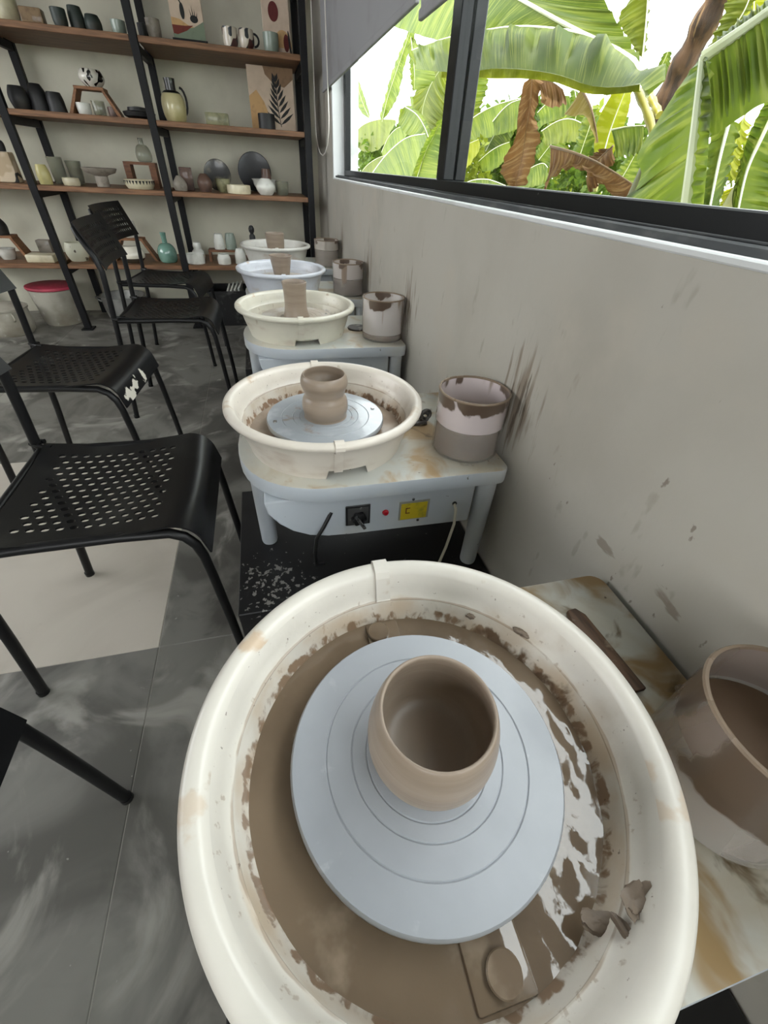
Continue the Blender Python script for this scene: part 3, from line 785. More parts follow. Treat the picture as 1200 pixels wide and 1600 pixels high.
def make_wheel(label, i, head, topm, platform_label, detail=True):
    x, y = WXO[i] * 0, WY[i] + 0.003
    # platform
    pf = thing('wheel_platform', platform_label, 'platform', (0, y, 0), group='black platforms under the wheels')
    hb = 0.33 if i == 0 else 0.235
    MB().box(-0.238, 0.383, -hb, hb, PLZ - 0.028, PLZ).build('board', plat_mat, pf, smooth=False, bevel=0.002, seg=1).location.z = 0
    for sx in (-0.21, 0.345):
        for sy in (-hb + 0.045, hb - 0.045):
            MB().box(sx - 0.03, sx + 0.03, sy - 0.03, sy + 0.03, 0.0, PLZ - 0.0285).build('leg', plat_mat, pf, smooth=False)
    t = thing('pottery_wheel', label, 'pottery wheel', (0, y, PLZ + 0.0005), group='pottery wheels in a row along the wall')
    h = TZ - PLZ
    MB().prism(table_outline(), h - 0.036, h).build('table_top', [topm], t, bevel=0.004, seg=2).data.materials.append(table_blue)
    me = t.children[-1].data if t.children else None
    tt = [c for c in bpy.data.objects if c.parent == t and c.name.startswith('table_top')][0]
    for pg in tt.data.polygons:
        pg.material_index = 0 if (pg.normal.z > 0.7) else 1
    for lx, ly in ((-0.160, 0.0), (0.345, -0.172), (0.345, 0.172)):
        l = MB().lathe([(0.0, 0.0), (0.019, 0.0), (0.0205, 0.006), (0.0225, h - 0.0365), (0.0, h - 0.0365)], 20, (lx, ly, 0), cap0=False, cap1=False).build('leg', table_blue, t)
    ol = [(-0.145, h - 0.037), (-0.140, 0.235), (-0.120, 0.205), (-0.095, 0.182), (-0.06, 0.164), (-0.02, 0.155), (0.03, 0.152), (0.315, 0.148), (0.315, h - 0.037)]
    bx = MB().prism(ol, -0.180, 0.14, axis='y').build('motor_box', table_blue, t, bevel=0.003, seg=1)
    fy = -0.180
    if detail:
        d = MB().box(0.018, 0.072, fy - 0.004, fy - 0.0005, 0.182, 0.236).build('dial', dial_black, t, smooth=False, bevel=0.0012, seg=1)
        MB().box(0.022, 0.068, fy - 0.005, fy - 0.0042, 0.186, 0.232).build('dial_face', layered('dial_face', (0.06, 0.06, 0.06), 0.4, [dict(col=(0.3, 0.3, 0.3), scale=80, lo=0.66, hi=0.7)]), d, smooth=False)
        kn = MB().prism([(0.015 * (1 + 0.12 * math.cos(6 * a)) * math.cos(a), 0.015 * (1 + 0.12 * math.cos(6 * a)) * math.sin(a)) for a in [2 * PI * q / 36 for q in range(36)]], 0, 0.012).build('knob', dial_black, d, loc=(0.046, fy - 0.0052, 0.205), bevel=0.002)
        kn.rotation_euler[0] = PI / 2
        pt_ = MB().box(-0.0035, 0.0035, -0.022, 0.016, 0.0, 0.008).build('pointer', chrome, d, loc=(0.046, fy - 0.0175, 0.205), bevel=0.001)
        pt_.rotation_euler = (PI / 2, -0.5, 0)
        il = MB().lathe([(0.0075, 0), (0.0075, 0.003), (0.005, 0.006), (0.0, 0.0065)], 16, cap1=False).build('indicator_light', red_lamp, t, loc=(0.107, fy - 0.0003, 0.206)); il.rotation_euler[0] = PI / 2
        lb = MB().box(0.138, 0.208, fy - 0.002, fy - 0.0005, 0.178, 0.230).build('label_plate', layered('label_backing', V(150, 150, 140), 0.5), t, smooth=False)
        MB().box(0.142, 0.203, fy - 0.0028, fy - 0.0021, 0.180, 0.225).build('label_sticker', yellow_label, lb, smooth=False)
        MB().prism([(0.153, 0.197), (0.163, 0.197), (0.163, 0.199), (0.155, 0.199), (0.155, 0.211), (0.163, 0.211), (0.163, 0.213), (0.153, 0.213)], fy - 0.0034, fy - 0.0029, axis='y').build('letter_mark', ink_red, lb, smooth=False)
        for sx, sz in ((0.169, 0.234), (0.185, 0.172)):
            sc_ = MB().lathe([(0.0035, 0), (0.003, 0.0018), (0, 0.002)], 10, cap1=False).build('screw', chrome, t, loc=(sx, fy - 0.0002, sz)); sc_.rotation_euler[0] = PI / 2
        MB().tube([(-0.012, fy + 0.002, 0.222), (-0.030, fy - 0.010, 0.195), (-0.048, fy - 0.016, 0.168), (-0.054, fy - 0.012, 0.120), (-0.052, fy + 0.01, 0.06), (-0.03, fy + 0.06, 0.006)], 0.0042, 8).build('control_cable', dial_black, t)
        MB().tube([(0.27, fy + 0.002, 0.208), (0.27, fy - 0.012, 0.200), (0.268, fy - 0.022, 0.165), (0.255, fy - 0.03, 0.10), (0.24, fy - 0.035, 0.04), (0.225, fy - 0.04, 0.005), (0.15, fy - 0.035, 0.0045)], 0.0035, 8).build('power_cable', cord_white, t)
        MB().lathe([(0.0055, 0), (0.0055, 0.002), (0.0, 0.0022)], 12, cap1=False).build('cable_grommet', dial_black, t, loc=(0.27, fy - 0.0003, 0.208)).rotation_euler[0] = PI / 2
    # wheel head on its shaft
    hz = 0.554 - PLZ
    prof = [(0.0, hz - 0.016), (0.118, hz - 0.016), (0.126, hz - 0.014), (0.129, hz - 0.010), (0.129, hz - 0.003), (0.127, hz)]
    for g in (0.096, 0.072, 0.058):
        prof += [(g + 0.0011, hz), (g, hz - 0.0012), (g - 0.0011, hz)]
    prof += [(0.0, hz)]
    hd = MB().lathe(prof, 96, (WXO[i], -0.003, 0), cap0=False, cap1=False).build('wheel_head', head, t)
    MB().lathe([(0.03, h), (0.03, hz - 0.017)], 20, (WXO[i], -0.003, 0)).build('shaft', chrome, t)
    for a in ((0.15, PI + 0.15) if i else ()):
        MB().lathe([(0.0045, hz), (0.004, hz + 0.0025), (0.0, hz + 0.0028)], 12, (WXO[i] + 0.112 * math.cos(a), -0.003 + 0.112 * math.sin(a), 0), cap1=False).build('bolt', chrome, hd)
    return t

# ------------------------------------------------------------------ splash pans
def pan_mats(k, cream, res, wetness):
    a = layered('pan_plastic_%d' % k, cream, 0.34, [
        dict(col=tuple(v * 0.88 for v in cream), scale=7, lo=0.45, hi=0.7, detail=5, rough=0.45),
        dict(col=V(176, 158, 136), scale=24, lo=0.66, hi=0.74, detail=5, amount=0.7, rough=0.7),
        dict(col=V(186, 168, 152), scale=9, lo=0.48, hi=0.66, stretch=(1, 1, 2.5), detail=6, zband=(-0.01, 0.07, 0.02), pull=0.2, amount=0.6, rough=0.7),
        dict(col=V(190, 158, 120), scale=34, lo=0.40, hi=0.56, detail=5, sphere=((-0.150, 0.125, 0.1), (0.045, 0.05, 0.06)), pull=0.35, amount=0.65, rough=0.7),
        dict(col=V(198, 178, 154), scale=40, lo=0.44, hi=0.58, detail=5, sphere=((0.17, -0.09, 0.1), (0.06, 0.10, 0.06)), pull=0.3, amount=0.6, rough=0.7),
        dict(col=V(196, 172, 144), scale=40, lo=0.44, hi=0.58, detail=5, sphere=((-0.20, -0.02, 0.1), (0.03, 0.09, 0.06)), pull=0.3, amount=0.5, rough=0.7)], bump=(70, 0.06, 0.0015), coat=0.15, seed=k * 1.9)
    b = layered('pan_inside_%d' % k, cream, 0.4, [
        dict(col=tuple(v * 0.9 for v in cream), scale=9, lo=0.4, hi=0.65, detail=6),
        dict(col=V(176, 160, 138), scale=13, lo=0.34, hi=0.62, detail=7, dist=0.3, sphere=((0.19, 0.03, 0.05), (0.17, 0.30, 0.09)), pull=0.35, amount=0.75 * wetness),
        dict(col=V(150, 132, 112), scale=110, lo=0.64, hi=0.72, stretch=(1, 1, 0.7), detail=4, amount=0.55),
        dict(col=V(188, 168, 142), scale=14, lo=0.38, hi=0.66, detail=7, zband=(-0.1, 0.062, 0.010), pull=0.35, amount=wetness * 0.8),
        dict(col=V(140, 118, 94), scale=22, lo=0.30, hi=0.50, detail=4, zband=(0.0575, 0.0605, 0.0012), pull=0.5, amount=wetness * 0.65),
        dict(col=res, scale=60, lo=0.42, hi=0.56, stretch=(1, 1, 0.5), detail=7, dist=0.4, zband=(-0.1, 0.046, 0.008), pull=0.4, rough=0.15, amount=wetness),
        dict(col=tuple(v * 0.55 for v in res), scale=50, lo=0.34, hi=0.52, stretch=(1, 1, 0.6), detail=7, dist=0.4, sphere=((0.13, 0.09, 0.03), (0.17, 0.22, 0.045)), pull=0.40, rough=0.2, amount=wetness),
        dict(col=tuple(v * 0.42 for v in res), scale=160, lo=0.70, hi=0.74, detail=3, amount=0.7)], bump=(80, 0.15, 0.002), coat=0.2)
    return [a, b]
PROF = [(0.170, 0.0), (0.176, 0.022), (0.186, 0.052), (0.192, 0.076), (0.198, 0.081), (0.205, 0.082), (0.2095, 0.085), (0.212, 0.090), (0.2115, 0.095), (0.2085, 0.0985), (0.204, 0.100), (0.198, 0.0995), (0.193, 0.0965), (0.1895, 0.091),
        (0.1845, 0.074), (0.1805, 0.061), (0.1775, 0.0590), (0.1755, 0.052), (0.170, 0.033), (0.162, 0.016), (0.150, 0.010), (0.06, 0.008)]
def make_pan(label, i, mats, slipm, level=0.030, scraps=False, notch=True, clip_off=0.0):
    t = thing('splash_pan', label, 'splash pan', (WXO[i], WY[i], TZ + 0.0008), group='white splash pans around the wheel heads')
    na, nb = math.radians(-96), math.radians(-70)
    def zf(j, a, z):
        aa = a if a <= PI else a - 2 * PI
        if notch and j <= 1 and na < aa < nb:
            return 0.020 if j == 0 else 0.0225
        return z
    body = MB().lathe(PROF, 180, mifun=lambda j: 1 if j >= 13 else 0, cap0=False, cap1=False, zfun=zf).build('pan_body', mats, t)
    sl = []
    # slip pool, slightly lumpy disc
    n, rings = (200, 44) if i == 0 else (72, 10)
    vs = [(0, 0, level)]
    fs = []
    rmax = 0.1688 + (level - 0.030) * 0.33
    for q in range(1, rings + 1):
        for k in range(n):
            a = 2 * PI * k / n
            r = rmax * q / rings
            px, py = r * math.cos(a), r * math.sin(a)
            edge = min(max((r - 0.118) / 0.045, 0.0), 1.0)
            lump = 0.35 + 1.3 * max(0.0, math.cos(a + 0.35)) ** 2
            dz = 0.0004 * noise.noise(Vector((px * 40, py * 40, i * 5)))
            dz += edge * lump * (0.0016 * noise.noise(Vector((px * 60, py * 38, 3))) + 0.0007 * noise.noise(Vector((px * 150, py * 110, 8))))
            vs.append((r * math.cos(a), r * math.sin(a), level + dz))
    for k in range(n):
        fs.append((0, 1 + k, 1 + (k + 1) % n))
    for q in range(rings - 1):
        for k in range(n):
            a, b = 1 + q * n + k, 1 + q * n + (k + 1) % n
            fs.append((a, a + n, b + n, b))
    MB().add(vs, fs).build('slip_pool', slipm, t)
    for s, az in ((1, PI / 2), (-1, -PI / 2)):
        ca, sa = math.cos(az), math.sin(az)
        # strap clip folded over the rim
        C = PROF[1:17]
        ring = []
        for q, (r, z) in enumerate(C):
            a0, a1 = C[max(q - 1, 0)], C[min(q + 1, len(C) - 1)]
            tx, tz = a1[0] - a0[0], a1[1] - a0[1]
            ln = math.hypot(tx, tz)
            ring.append((r, z, tz / ln, -tx / ln))
        hw = 0.0088
        vs, fs = [], []
        for (r, z, nx, nz) in ring:
            for d in (-hw, hw):
                for e in (0.0036, 0.0003):
                    rr = r + nx * e
                    vs.append((d, s * math.sqrt(rr * rr - d * d), z + nz * e))
        for q in range(len(ring) - 1):
            a = q * 4
            fs += [(a, a + 4, a + 6, a + 2), (a + 1, a + 3, a + 7, a + 5), (a, a + 1, a + 5, a + 4), (a + 2, a + 6, a + 7, a + 3)]
        fs += [(0, 2, 3, 1), (4 * len(ring) - 4, 4 * len(ring) - 3, 4 * len(ring) - 1, 4 * len(ring) - 2)]
        if s == 1 or i > 0 or True:
            MB().add(vs, fs).build('clip', mats[0], t, smooth=False)
        # raised seam across the bottom, with a round button
        y0, y1 = sorted((s * 0.085, s * 0.166))
        MB().box(-0.026 if s == 1 else -0.014, 0.016 if s == 1 else 0.034, y0, y1, level - 0.004, level + 0.0035).build('seam_strip', slipm, t, bevel=0.003, seg=2)
        bx = -0.012 if s == 1 else 0.012
        MB().lathe([(0.0, level + 0.002), (0.0135, level + 0.002), (0.0135, level + 0.0075), (0.0125, level + 0.0085), (0.0, level + 0.0087)], 28, (bx, s * 0.150, 0), cap0=False, cap1=False).build('button', slipm, t)
    return t
slip_wet = layered('wet_slip', V(126, 109, 90), 0.06, [dict(col=V(108, 92, 75), scale=7, lo=0.4, hi=0.7, detail=5), dict(col=V(152, 135, 116), scale=16, lo=0.62, hi=0.74, detail=5)], bump=(24, 0.35, 0.003), coat=0.5)
slip_tan = layered('settled_slip', V(168, 150, 132), 0.3, [dict(col=V(146, 126, 108), scale=14, lo=0.45, hi=0.65, detail=6)], bump=(60, 0.2, 0.002))

ORD = ['nearest', 'second', 'third', 'fourth', 'farthest']
heads = [head_mat, head_wet, head_clay, head_clay, head_clay]
for i in range(5):
    make_wheel(['blue grey table pottery wheel in front, its grey head carrying the bowl', 'blue grey table pottery wheel with dial and yellow label, second from the front', 'blue grey table pottery wheel under the tall clay cylinder, middle of the row', 'blue grey table pottery wheel with flared cup, fourth from the front', 'blue grey table pottery wheel nearest the shelves'][i], i, heads[i], top_mats[min(i, 2)],
               ['black platform under the nearest pottery wheel', 'clay speckled black platform under the second pottery wheel', 'black platform under the middle pottery wheel', 'black platform under the fourth pottery wheel', 'black platform under the pottery wheel nearest the shelves'][i])
CREAM = V(214, 210, 198)
pans = [pan_mats(0, V(214, 209, 199), V(134, 110, 88), 0.95), pan_mats(1, V(220, 212, 200), V(140, 108, 82), 0.9), pan_mats(2, V(218, 214, 198), V(176, 160, 140), 0.35), pan_mats(3, V(214, 218, 226), V(186, 172, 160), 0.3), pan_mats(4, V(216, 214, 206), V(120, 108, 96), 0.4)]
for i in range(5):
    make_pan(['large cream splash pan in front, full of wet brown slip', 'cream splash pan with brown ring inside, around the waisted pot', 'cream splash pan around the tall clay cylinder', 'bluish white splash pan around the flared clay cup', 'white splash pan farthest away, around the low clay bowl'][i], i, pans[i], slip_wet if i == 0 else slip_tan, level=[0.030, 0.028, 0.022, 0.022, 0.022][i])

# thrown pots on the wheel heads
clay = layered('wet_thrown_clay', V(146, 131, 116), 0.36, [dict(col=V(132, 117, 102), scale=6, lo=0.4, hi=0.7, stretch=(1, 1, 8), detail=3)], bump=(25, 0.14, 0.002, (0.3, 0.3, 12)))
def thrown(label, name, i, prof, dx=0, dy=0):
    o = MB().lathe(prof, 72, cap0=True, cap1=True).build(name, clay, loc=(WXO[i] + dx, WY[i] + dy, 0.5548))
    return tag(o, label, 'clay pot', 'freshly thrown pots on the wheels')
def smoothp(pts, n=6):
    out = []
    P = [Vector((a, b)) for a, b in pts]
    for k in range(len(P) - 1):
        p0, p1, p2, p3 = P[max(k - 1, 0)], P[k], P[k + 1], P[min(k + 2, len(P) - 1)]
        for q in range(n):
            t = q / n
            v = 0.5 * ((2 * p1) + (p2 - p0) * t + (2 * p0 - 5 * p1 + 4 * p2 - p3) * t * t + (3 * p1 - p0 - 3 * p2 + p3) * t ** 3)
            out.append((max(v.x, 0.0), v.y))
    out.append(tuple(P[-1]))
    return out
bowl = smoothp([(0.042, 0.0), (0.049, 0.008), (0.0565, 0.028), (0.0575, 0.048), (0.0545, 0.068), (0.0505, 0.083), (0.0480, 0.0865), (0.0462, 0.083), (0.0495, 0.066), (0.0525, 0.046), (0.050, 0.026), (0.040, 0.012), (0.020, 0.008), (0.001, 0.0085)])
thrown('rounded clay bowl with a dark hollow on the nearest wheel head', 'clay_bowl', 0, bowl)
thrown('waisted double bulge clay pot on the second wheel', 'clay_pot', 1, smoothp([(0.047, 0.0), (0.0455, 0.004), (0.0495, 0.022), (0.0475, 0.040), (0.0425, 0.050), (0.0440, 0.058), (0.0495, 0.074), (0.0485, 0.086), (0.0445, 0.094), (0.042, 0.093), (0.045, 0.083), (0.0455, 0.074), (0.039, 0.055), (0.040, 0.03), (0.001, 0.02)]))
thrown('tall narrow clay cylinder with flared foot on the middle wheel', 'clay_cylinder', 2, smoothp([(0.048, 0.0), (0.0455, 0.004), (0.041, 0.02), (0.039, 0.045), (0.0395, 0.075), (0.0415, 0.098), (0.043, 0.110), (0.040, 0.110), (0.037, 0.095), (0.035, 0.05), (0.036, 0.02), (0.001, 0.012)]))
thrown('flared clay cup, wider at the top, on the fourth wheel', 'clay_cup', 3, smoothp([(0.035, 0.0), (0.037, 0.01), (0.043, 0.045), (0.050, 0.085), (0.0535, 0.090), (0.052, 0.0925), (0.048, 0.088), (0.039, 0.045), (0.032, 0.012), (0.001, 0.01)]))
thrown('low wide clay bowl on the farthest wheel', 'clay_bowl', 4, smoothp([(0.044, 0.0), (0.050, 0.015), (0.054, 0.05), (0.055, 0.085), (0.056, 0.097), (0.053, 0.098), (0.050, 0.085), (0.049, 0.05), (0.044, 0.015), (0.001, 0.01)]))

# ------------------------------------------------------------------ water jars by the wall
def jar(i, level, fillc, film, label, fa=0.7):
    x, y = JARS[i]
    t = thing('slip_jar', label, 'jar', (x, y, TZ + 0.0008), group='clear jars of slip beside the wheels')
    H, R_ = 0.139, 0.0745
    wallm = layered('jar_wall_%d' % i, V(206, 200, 194), 0.10, [
        dict(col=film, scale=9, lo=0.15, hi=0.30, zband=(level + 0.004, 0.3, 0.004), pull=0.8, alpha=fa, rough=0.2),
        dict(col=V(168, 150, 134), scale=20, lo=0.60, hi=0.68, stretch=(1, 1, 0.12), detail=4, alpha=0.7),
        dict(col=WET, scale=15, lo=0.47 if i else 0.50, hi=0.52 if i else 0.55, stretch=(1, 1, 0.5), detail=4, dist=0.5, zband=(0.108 if i else 0.05, 0.3, 0.022), pull=0.32, alpha=1.0, rough=0.35),
        dict(col=V(140, 122, 104), scale=10, lo=0.1, hi=0.2, zband=(0.1345, 0.3, 0.0015), pull=0.9, alpha=0.85)], alpha=0.45 if i == 0 else 0.22, coat=0.6, seed=i * 2.3)
    MB().lathe([(R_ - 0.004, 0.0), (R_, 0.004), (R_, H - 0.004), (R_ + 0.0015, H - 0.002), (R_, H), (R_ - 0.003, H), (R_ - 0.0035, 0.006), (0.0, 0.005)], 56, cap1=False).build('wall', wallm, t)
    fm = layered('jar_slip_%d' % i, fillc, 0.25, [dict(col=tuple(v * 0.85 for v in fillc), scale=9, lo=0.45, hi=0.65, detail=5)])
    MB().lathe([(R_ - 0.0042, 0.0062), (R_ - 0.0042, level), (0.0, level)], 56, cap1=False).build('slip', fm, t)
    return t
jar(0, 0.080, V(120, 98, 80), V(150, 136, 128), 'clear jar smeared with dark brown slip, cut off at the right edge', 0.75)
jar(1, 0.066, V(116, 98, 86), V(226, 214, 214), 'clear jar half full of brown slip beside the waisted pot', 0.8)
jar(2, 0.020, V(128, 108, 90), V(226, 220, 216), 'clear jar with little slip beside the tall clay cylinder', 0.6)
jar(3, 0.070, V(120, 104, 94), V(214, 206, 200), 'clear jar half full of grey slip beside the flared cup', 0.7)
jar(4, 0.085, V(136, 122, 108), V(206, 198, 188), 'clay streaked jar nearest the shelves', 0.8)

# ------------------------------------------------------------------ tools and scraps
tool_wood = layered('wet_dark_wood', V(104, 78, 58), 0.5, [dict(col=V(74, 56, 44), scale=18, lo=0.4, hi=0.65, stretch=(5, 1, 5)), dict(col=V(140, 124, 106), scale=30, lo=0.6, hi=0.7)])
o = MB().prism([(-0.012, -0.062), (0.010, -0.064), (0.013, 0.05), (0.006, 0.064), (-0.008, 0.064), (-0.013, 0.05)], 0, 0.008).build('wooden_rib', tool_wood, loc=(0.291, 0.222, TZ + 0.0012), bevel=0.002)
o.rotation_euler[2] = 0.10
tag(o, 'dark wooden throwing stick lying on the nearest wheel table', 'tool')
def scrap(label, name, x, y, z, sx, sy, sz, seed, rz=0.0, curl=0.0):
    n, m_ = 26, 14
    mb = MB()
    vs, fs = [], []
    for j in range(m_ + 1):
        for k in range(n):
            th, ph = 2 * PI * k / n, PI * j / m_
            v = Vector((math.sin(ph) * math.cos(th), math.sin(ph) * math.sin(th), math.cos(ph)))
            d = 1 + 0.45 * noise.noise(v * 1.6 + Vector((seed, 0, 0))) + 0.18 * noise.noise(v * 4 + Vector((seed, 2, 0)))
            p = Vector((v.x * sx * d, v.y * sy * d, v.z * sz * d))
            p.z += curl * (p.x / sx) ** 2
            vs.append(tuple(p))
    for j in range(m_):
        for k in range(n):
            a, b = j * n + k, j * n + (k + 1) % n
            fs.append((a, b, b + n, a + n))
    mb.add(vs, fs)
    o = mb.build(name, scrap_clay, loc=(x, y, z))
    o.rotation_euler[2] = rz
    return tag(o, label, 'clay scrap', 'scraps of clay')
scrap_clay = layered('clay_scrap', V(118, 104, 90), 0.55, [dict(col=V(90, 76, 64), scale=30, lo=0.45, hi=0.65)], bump=(90, 0.3, 0.003))
scrap('flat curl of clay scrap on the right inner wall of the front pan', 'clay_scrap', 0.101, -0.006, 0.5475, 0.017, 0.007, 0.0035, 1.0, -0.35, 0.005)
scrap('crumpled clay scrap, uppermost of the three in the front pan', 'clay_scrap', 0.122, -0.001, 0.5725, 0.013, 0.008, 0.0045, 2.3, 0.55, 0.008)
scrap('thin hanging strip of clay, lowest of the three scraps in the front pan', 'clay_scrap', 0.108, -0.014, 0.5655, 0.0035, 0.012, 0.004, 4.1, 0.3, 0.002)
scrap('tiny dark clay crumb at the far inner wall of the front pan', 'clay_crumb', 0.113, 0.276, 0.5515, 0.0055, 0.0035, 0.003, 5.5, -0.5)
scrap('small dark clay crumb stuck right of the tiny one, far wall of the front pan', 'clay_crumb', 0.159, 0.234, 0.5625, 0.009, 0.004, 0.0035, 7.0, -0.85)
scrap('dark clay lump on the nearest table beside the smeared jar', 'clay_lump', 0.352, 0.150, 0.5035, 0.008, 0.006, 0.004, 9.0, 0.4)
# scissors-like trimming tool behind the second pan
t = thing('trimming_tool', 'small dark metal trimming tool on the second table, left of its jar', 'tool', (0.238, 0.868, TZ + 0.0008))
steel = layered('dark_steel', (0.10, 0.095, 0.09), 0.4, [dict(col=(0.3, 0.28, 0.25), scale=50, lo=0.55, hi=0.65)], metal=0.7)
MB().box(-0.035, 0.018, -0.006, 0.006, 0.001, 0.009).build('blade', steel, t, bevel=0.002, seg=1)
MB().box(-0.030, 0.012, 0.010, 0.018, 0.001, 0.007).build('blade', steel, t, bevel=0.002, seg=1)
for dy, dz in ((0.004, 0.026), (0.014, 0.014)):
    MB().tube([(0.016 + 0.011 * math.cos(a), dy, dz + 0.011 * math.sin(a)) for a in [2 * PI * k / 16 for k in range(16)]], 0.004, 8, closed=True).build('finger_ring', steel, t)
t = MB().lathe([(0.036, 0), (0.038, 0.003), (0.036, 0.006), (0.002, 0.0065)], 28).build('metal_disc', steel, loc=(0.235, 1.665, TZ + 0.001))
tag(t, 'flat dark metal disc on the middle table beside its jar', 'tool')

# ------------------------------------------------------------------ chairs
chip_mat = layered('chipped_black_plastic', (0.007, 0.007, 0.0075), 0.33, [
    dict(col=(0.018, 0.018, 0.017), scale=9, lo=0.5, hi=0.8, detail=6, rough=0.45),
    dict(col=V(214, 208, 194), scale=26, lo=0.44, hi=0.48, stretch=(1, 1, 0.7), detail=5, sphere=((0.0, -0.06, 0.395), (0.05, 0.30, 0.05)), pull=0.36, rough=0.6)], bump=(180, 0.06, 0.001), spec=0.3)
SEAT_L = 0.435
def seat_surface(u, v, hw=0.178):
    """u: arc length from the rear edge, v: across; local x points to the front, front lip near x = 0"""
    flat = 0.315
    rad = 0.055
    if u <= flat:
        s = u / flat
        x = -0.372 + u
        z = 0.452 - 0.012 * math.sin(s * PI) + 0.006 * (1 - s) * 0
        n = Vector((0, 0, 1))
    else:
        a = min((u - flat) / rad, 1.32)
        x = -0.372 + flat + rad * math.sin(a)
        z = 0.452 - rad * (1 - math.cos(a))
        n = Vector((math.sin(a), 0, math.cos(a)))
        ex = (u - flat) - rad * 1.32
        if ex > 0:
            x += ex * math.cos(1.32) ; z -= ex * math.sin(1.32)
    z -= 0.010 * (1 - (v / hw) ** 2) * (1 if u < flat else max(0, 1 - (u - flat) / rad))
    return Vector((x, v, z)), n

def perforated(surface, u0, u1, v0, v1, rows, cols, hu, hv, hole_u0, hole_u1, hole_v0, hole_v1, th=0.004, stagger=True, skip=None, blind=None):
    """sheet with real holes: rows across v, cols along u, each cell a ring of faces around an oval hole"""
    mb = MB()
    NH = 10
    def put(pts2, faces):
        base = len(mb.v)
        for side in (0, 1):
            for (u, v) in pts2:
                p, n = surface(u, v)
                mb.v.append(tuple(p - n * th * side))
        k = len(pts2)
        for f in faces:
            mb.f.append(tuple(base + i for i in f)); mb.mi.append(0)
            mb.f.append(tuple(base + k + i for i in f[::-1])); mb.mi.append(0)
        return base, k
    def wall(base, k, loop):
        for i in range(len(loop)):
            a, b = loop[i], loop[(i + 1) % len(loop)]
            mb.f.append((base + a, base + k + a, base + k + b, base + b)); mb.mi.append(0)
    dv = (hole_v1 - hole_v0) / rows
    du = (hole_u1 - hole_u0) / cols
    def solid(ua, ub, va, vb, nu, nv, walls=''):
        pts = [(ua + (ub - ua) * i / nu, va + (vb - va) * j / nv) for j in range(nv + 1) for i in range(nu + 1)]
        fs = [(j * (nu + 1) + i, j * (nu + 1) + i + 1, (j + 1) * (nu + 1) + i + 1, (j + 1) * (nu + 1) + i) for j in range(nv) for i in range(nu)]
        base, k = put(pts, fs)
        edges = {'u0': [j * (nu + 1) for j in range(nv + 1)], 'u1': [j * (nu + 1) + nu for j in range(nv + 1)], 'v0': list(range(nu + 1)), 'v1': [nv * (nu + 1) + i for i in range(nu + 1)]}
        for w_ in walls.split():
            e = edges[w_]
            for a, b in zip(e[:-1], e[1:]):
                mb.f.append((base + a, base + b, base + k + b, base + k + a)); mb.mi.append(0)
    for r in range(rows):
        va, vb = hole_v0 + r * dv, hole_v0 + (r + 1) * dv
        off = du / 2 if (stagger and r % 2) else 0.0
        ncol = cols - (1 if (stagger and r % 2) else 0)
        if off:
            solid(hole_u0, hole_u0 + off, va, vb, 1, 1)
            solid(hole_u1 - off, hole_u1, va, vb, 1, 1)
        for c in range(ncol):
            ua, ub = hole_u0 + off + c * du, hole_u0 + off + (c + 1) * du
            if skip and skip(r, c, ncol):
                solid(ua, ub, va, vb, 1, 1)
                continue
            cu, cv = (ua + ub) / 2, (va + vb) / 2
            hole = [(cu + hu * math.cos(2 * PI * k / NH), cv + hv * math.sin(2 * PI * k / NH)) for k in range(NH)]
            outer = []
            for k in range(NH):
                a = 2 * PI * k / NH
                ca, sa = math.cos(a), math.sin(a)
                s = min((du / 2) / abs(ca) if abs(ca) > 1e-6 else 1e9, (dv / 2) / abs(sa) if abs(sa) > 1e-6 else 1e9)
                outer.append((cu + ca * s, cv + sa * s))
            corners = [(ub, vb), (ua, vb), (ua, va), (ub, va)]
            pts = hole + outer + corners
            fs = []
            for k in range(NH):
                l = (k + 1) % NH
                fs.append((k, NH + k, NH + l, l))
                o1, o2 = outer[k], outer[l]
                if abs(o1[0] - o2[0]) > 1e-6 and abs(o1[1] - o2[1]) > 1e-6:
                    ci = min(range(4), key=lambda q: (corners[q][0] - (o1[0] + o2[0]) / 2) ** 2 + (corners[q][1] - (o1[1] + o2[1]) / 2) ** 2)
                    fs.append((NH + k, 2 * NH + ci, NH + l))
            base, k_ = put(pts, fs)
            wall(base, k_, list(range(NH)))
    solid(u0, hole_u0, v0, v1, 3, 8, 'u0 v0 v1')
    solid(hole_u1, u1, v0, v1, 12, 8, 'u1 v0 v1')
    solid(hole_u0, hole_u1, v0, hole_v0, 8, 2, 'v0')
    solid(hole_u0, hole_u1, hole_v1, v1, 8, 2, 'v1')
    return mb

def back_surface(u, v):
    """u: height along the backrest, v across"""
    s = u / 0.165
    x = -0.380 - 0.062 * s - 0.02 * s * s * 0.0 + 0.018 * ((v / 0.18) ** 2)
    return Vector((x, v, 0.625 + u * 0.93)), Vector((0.93, 0, 0.35))

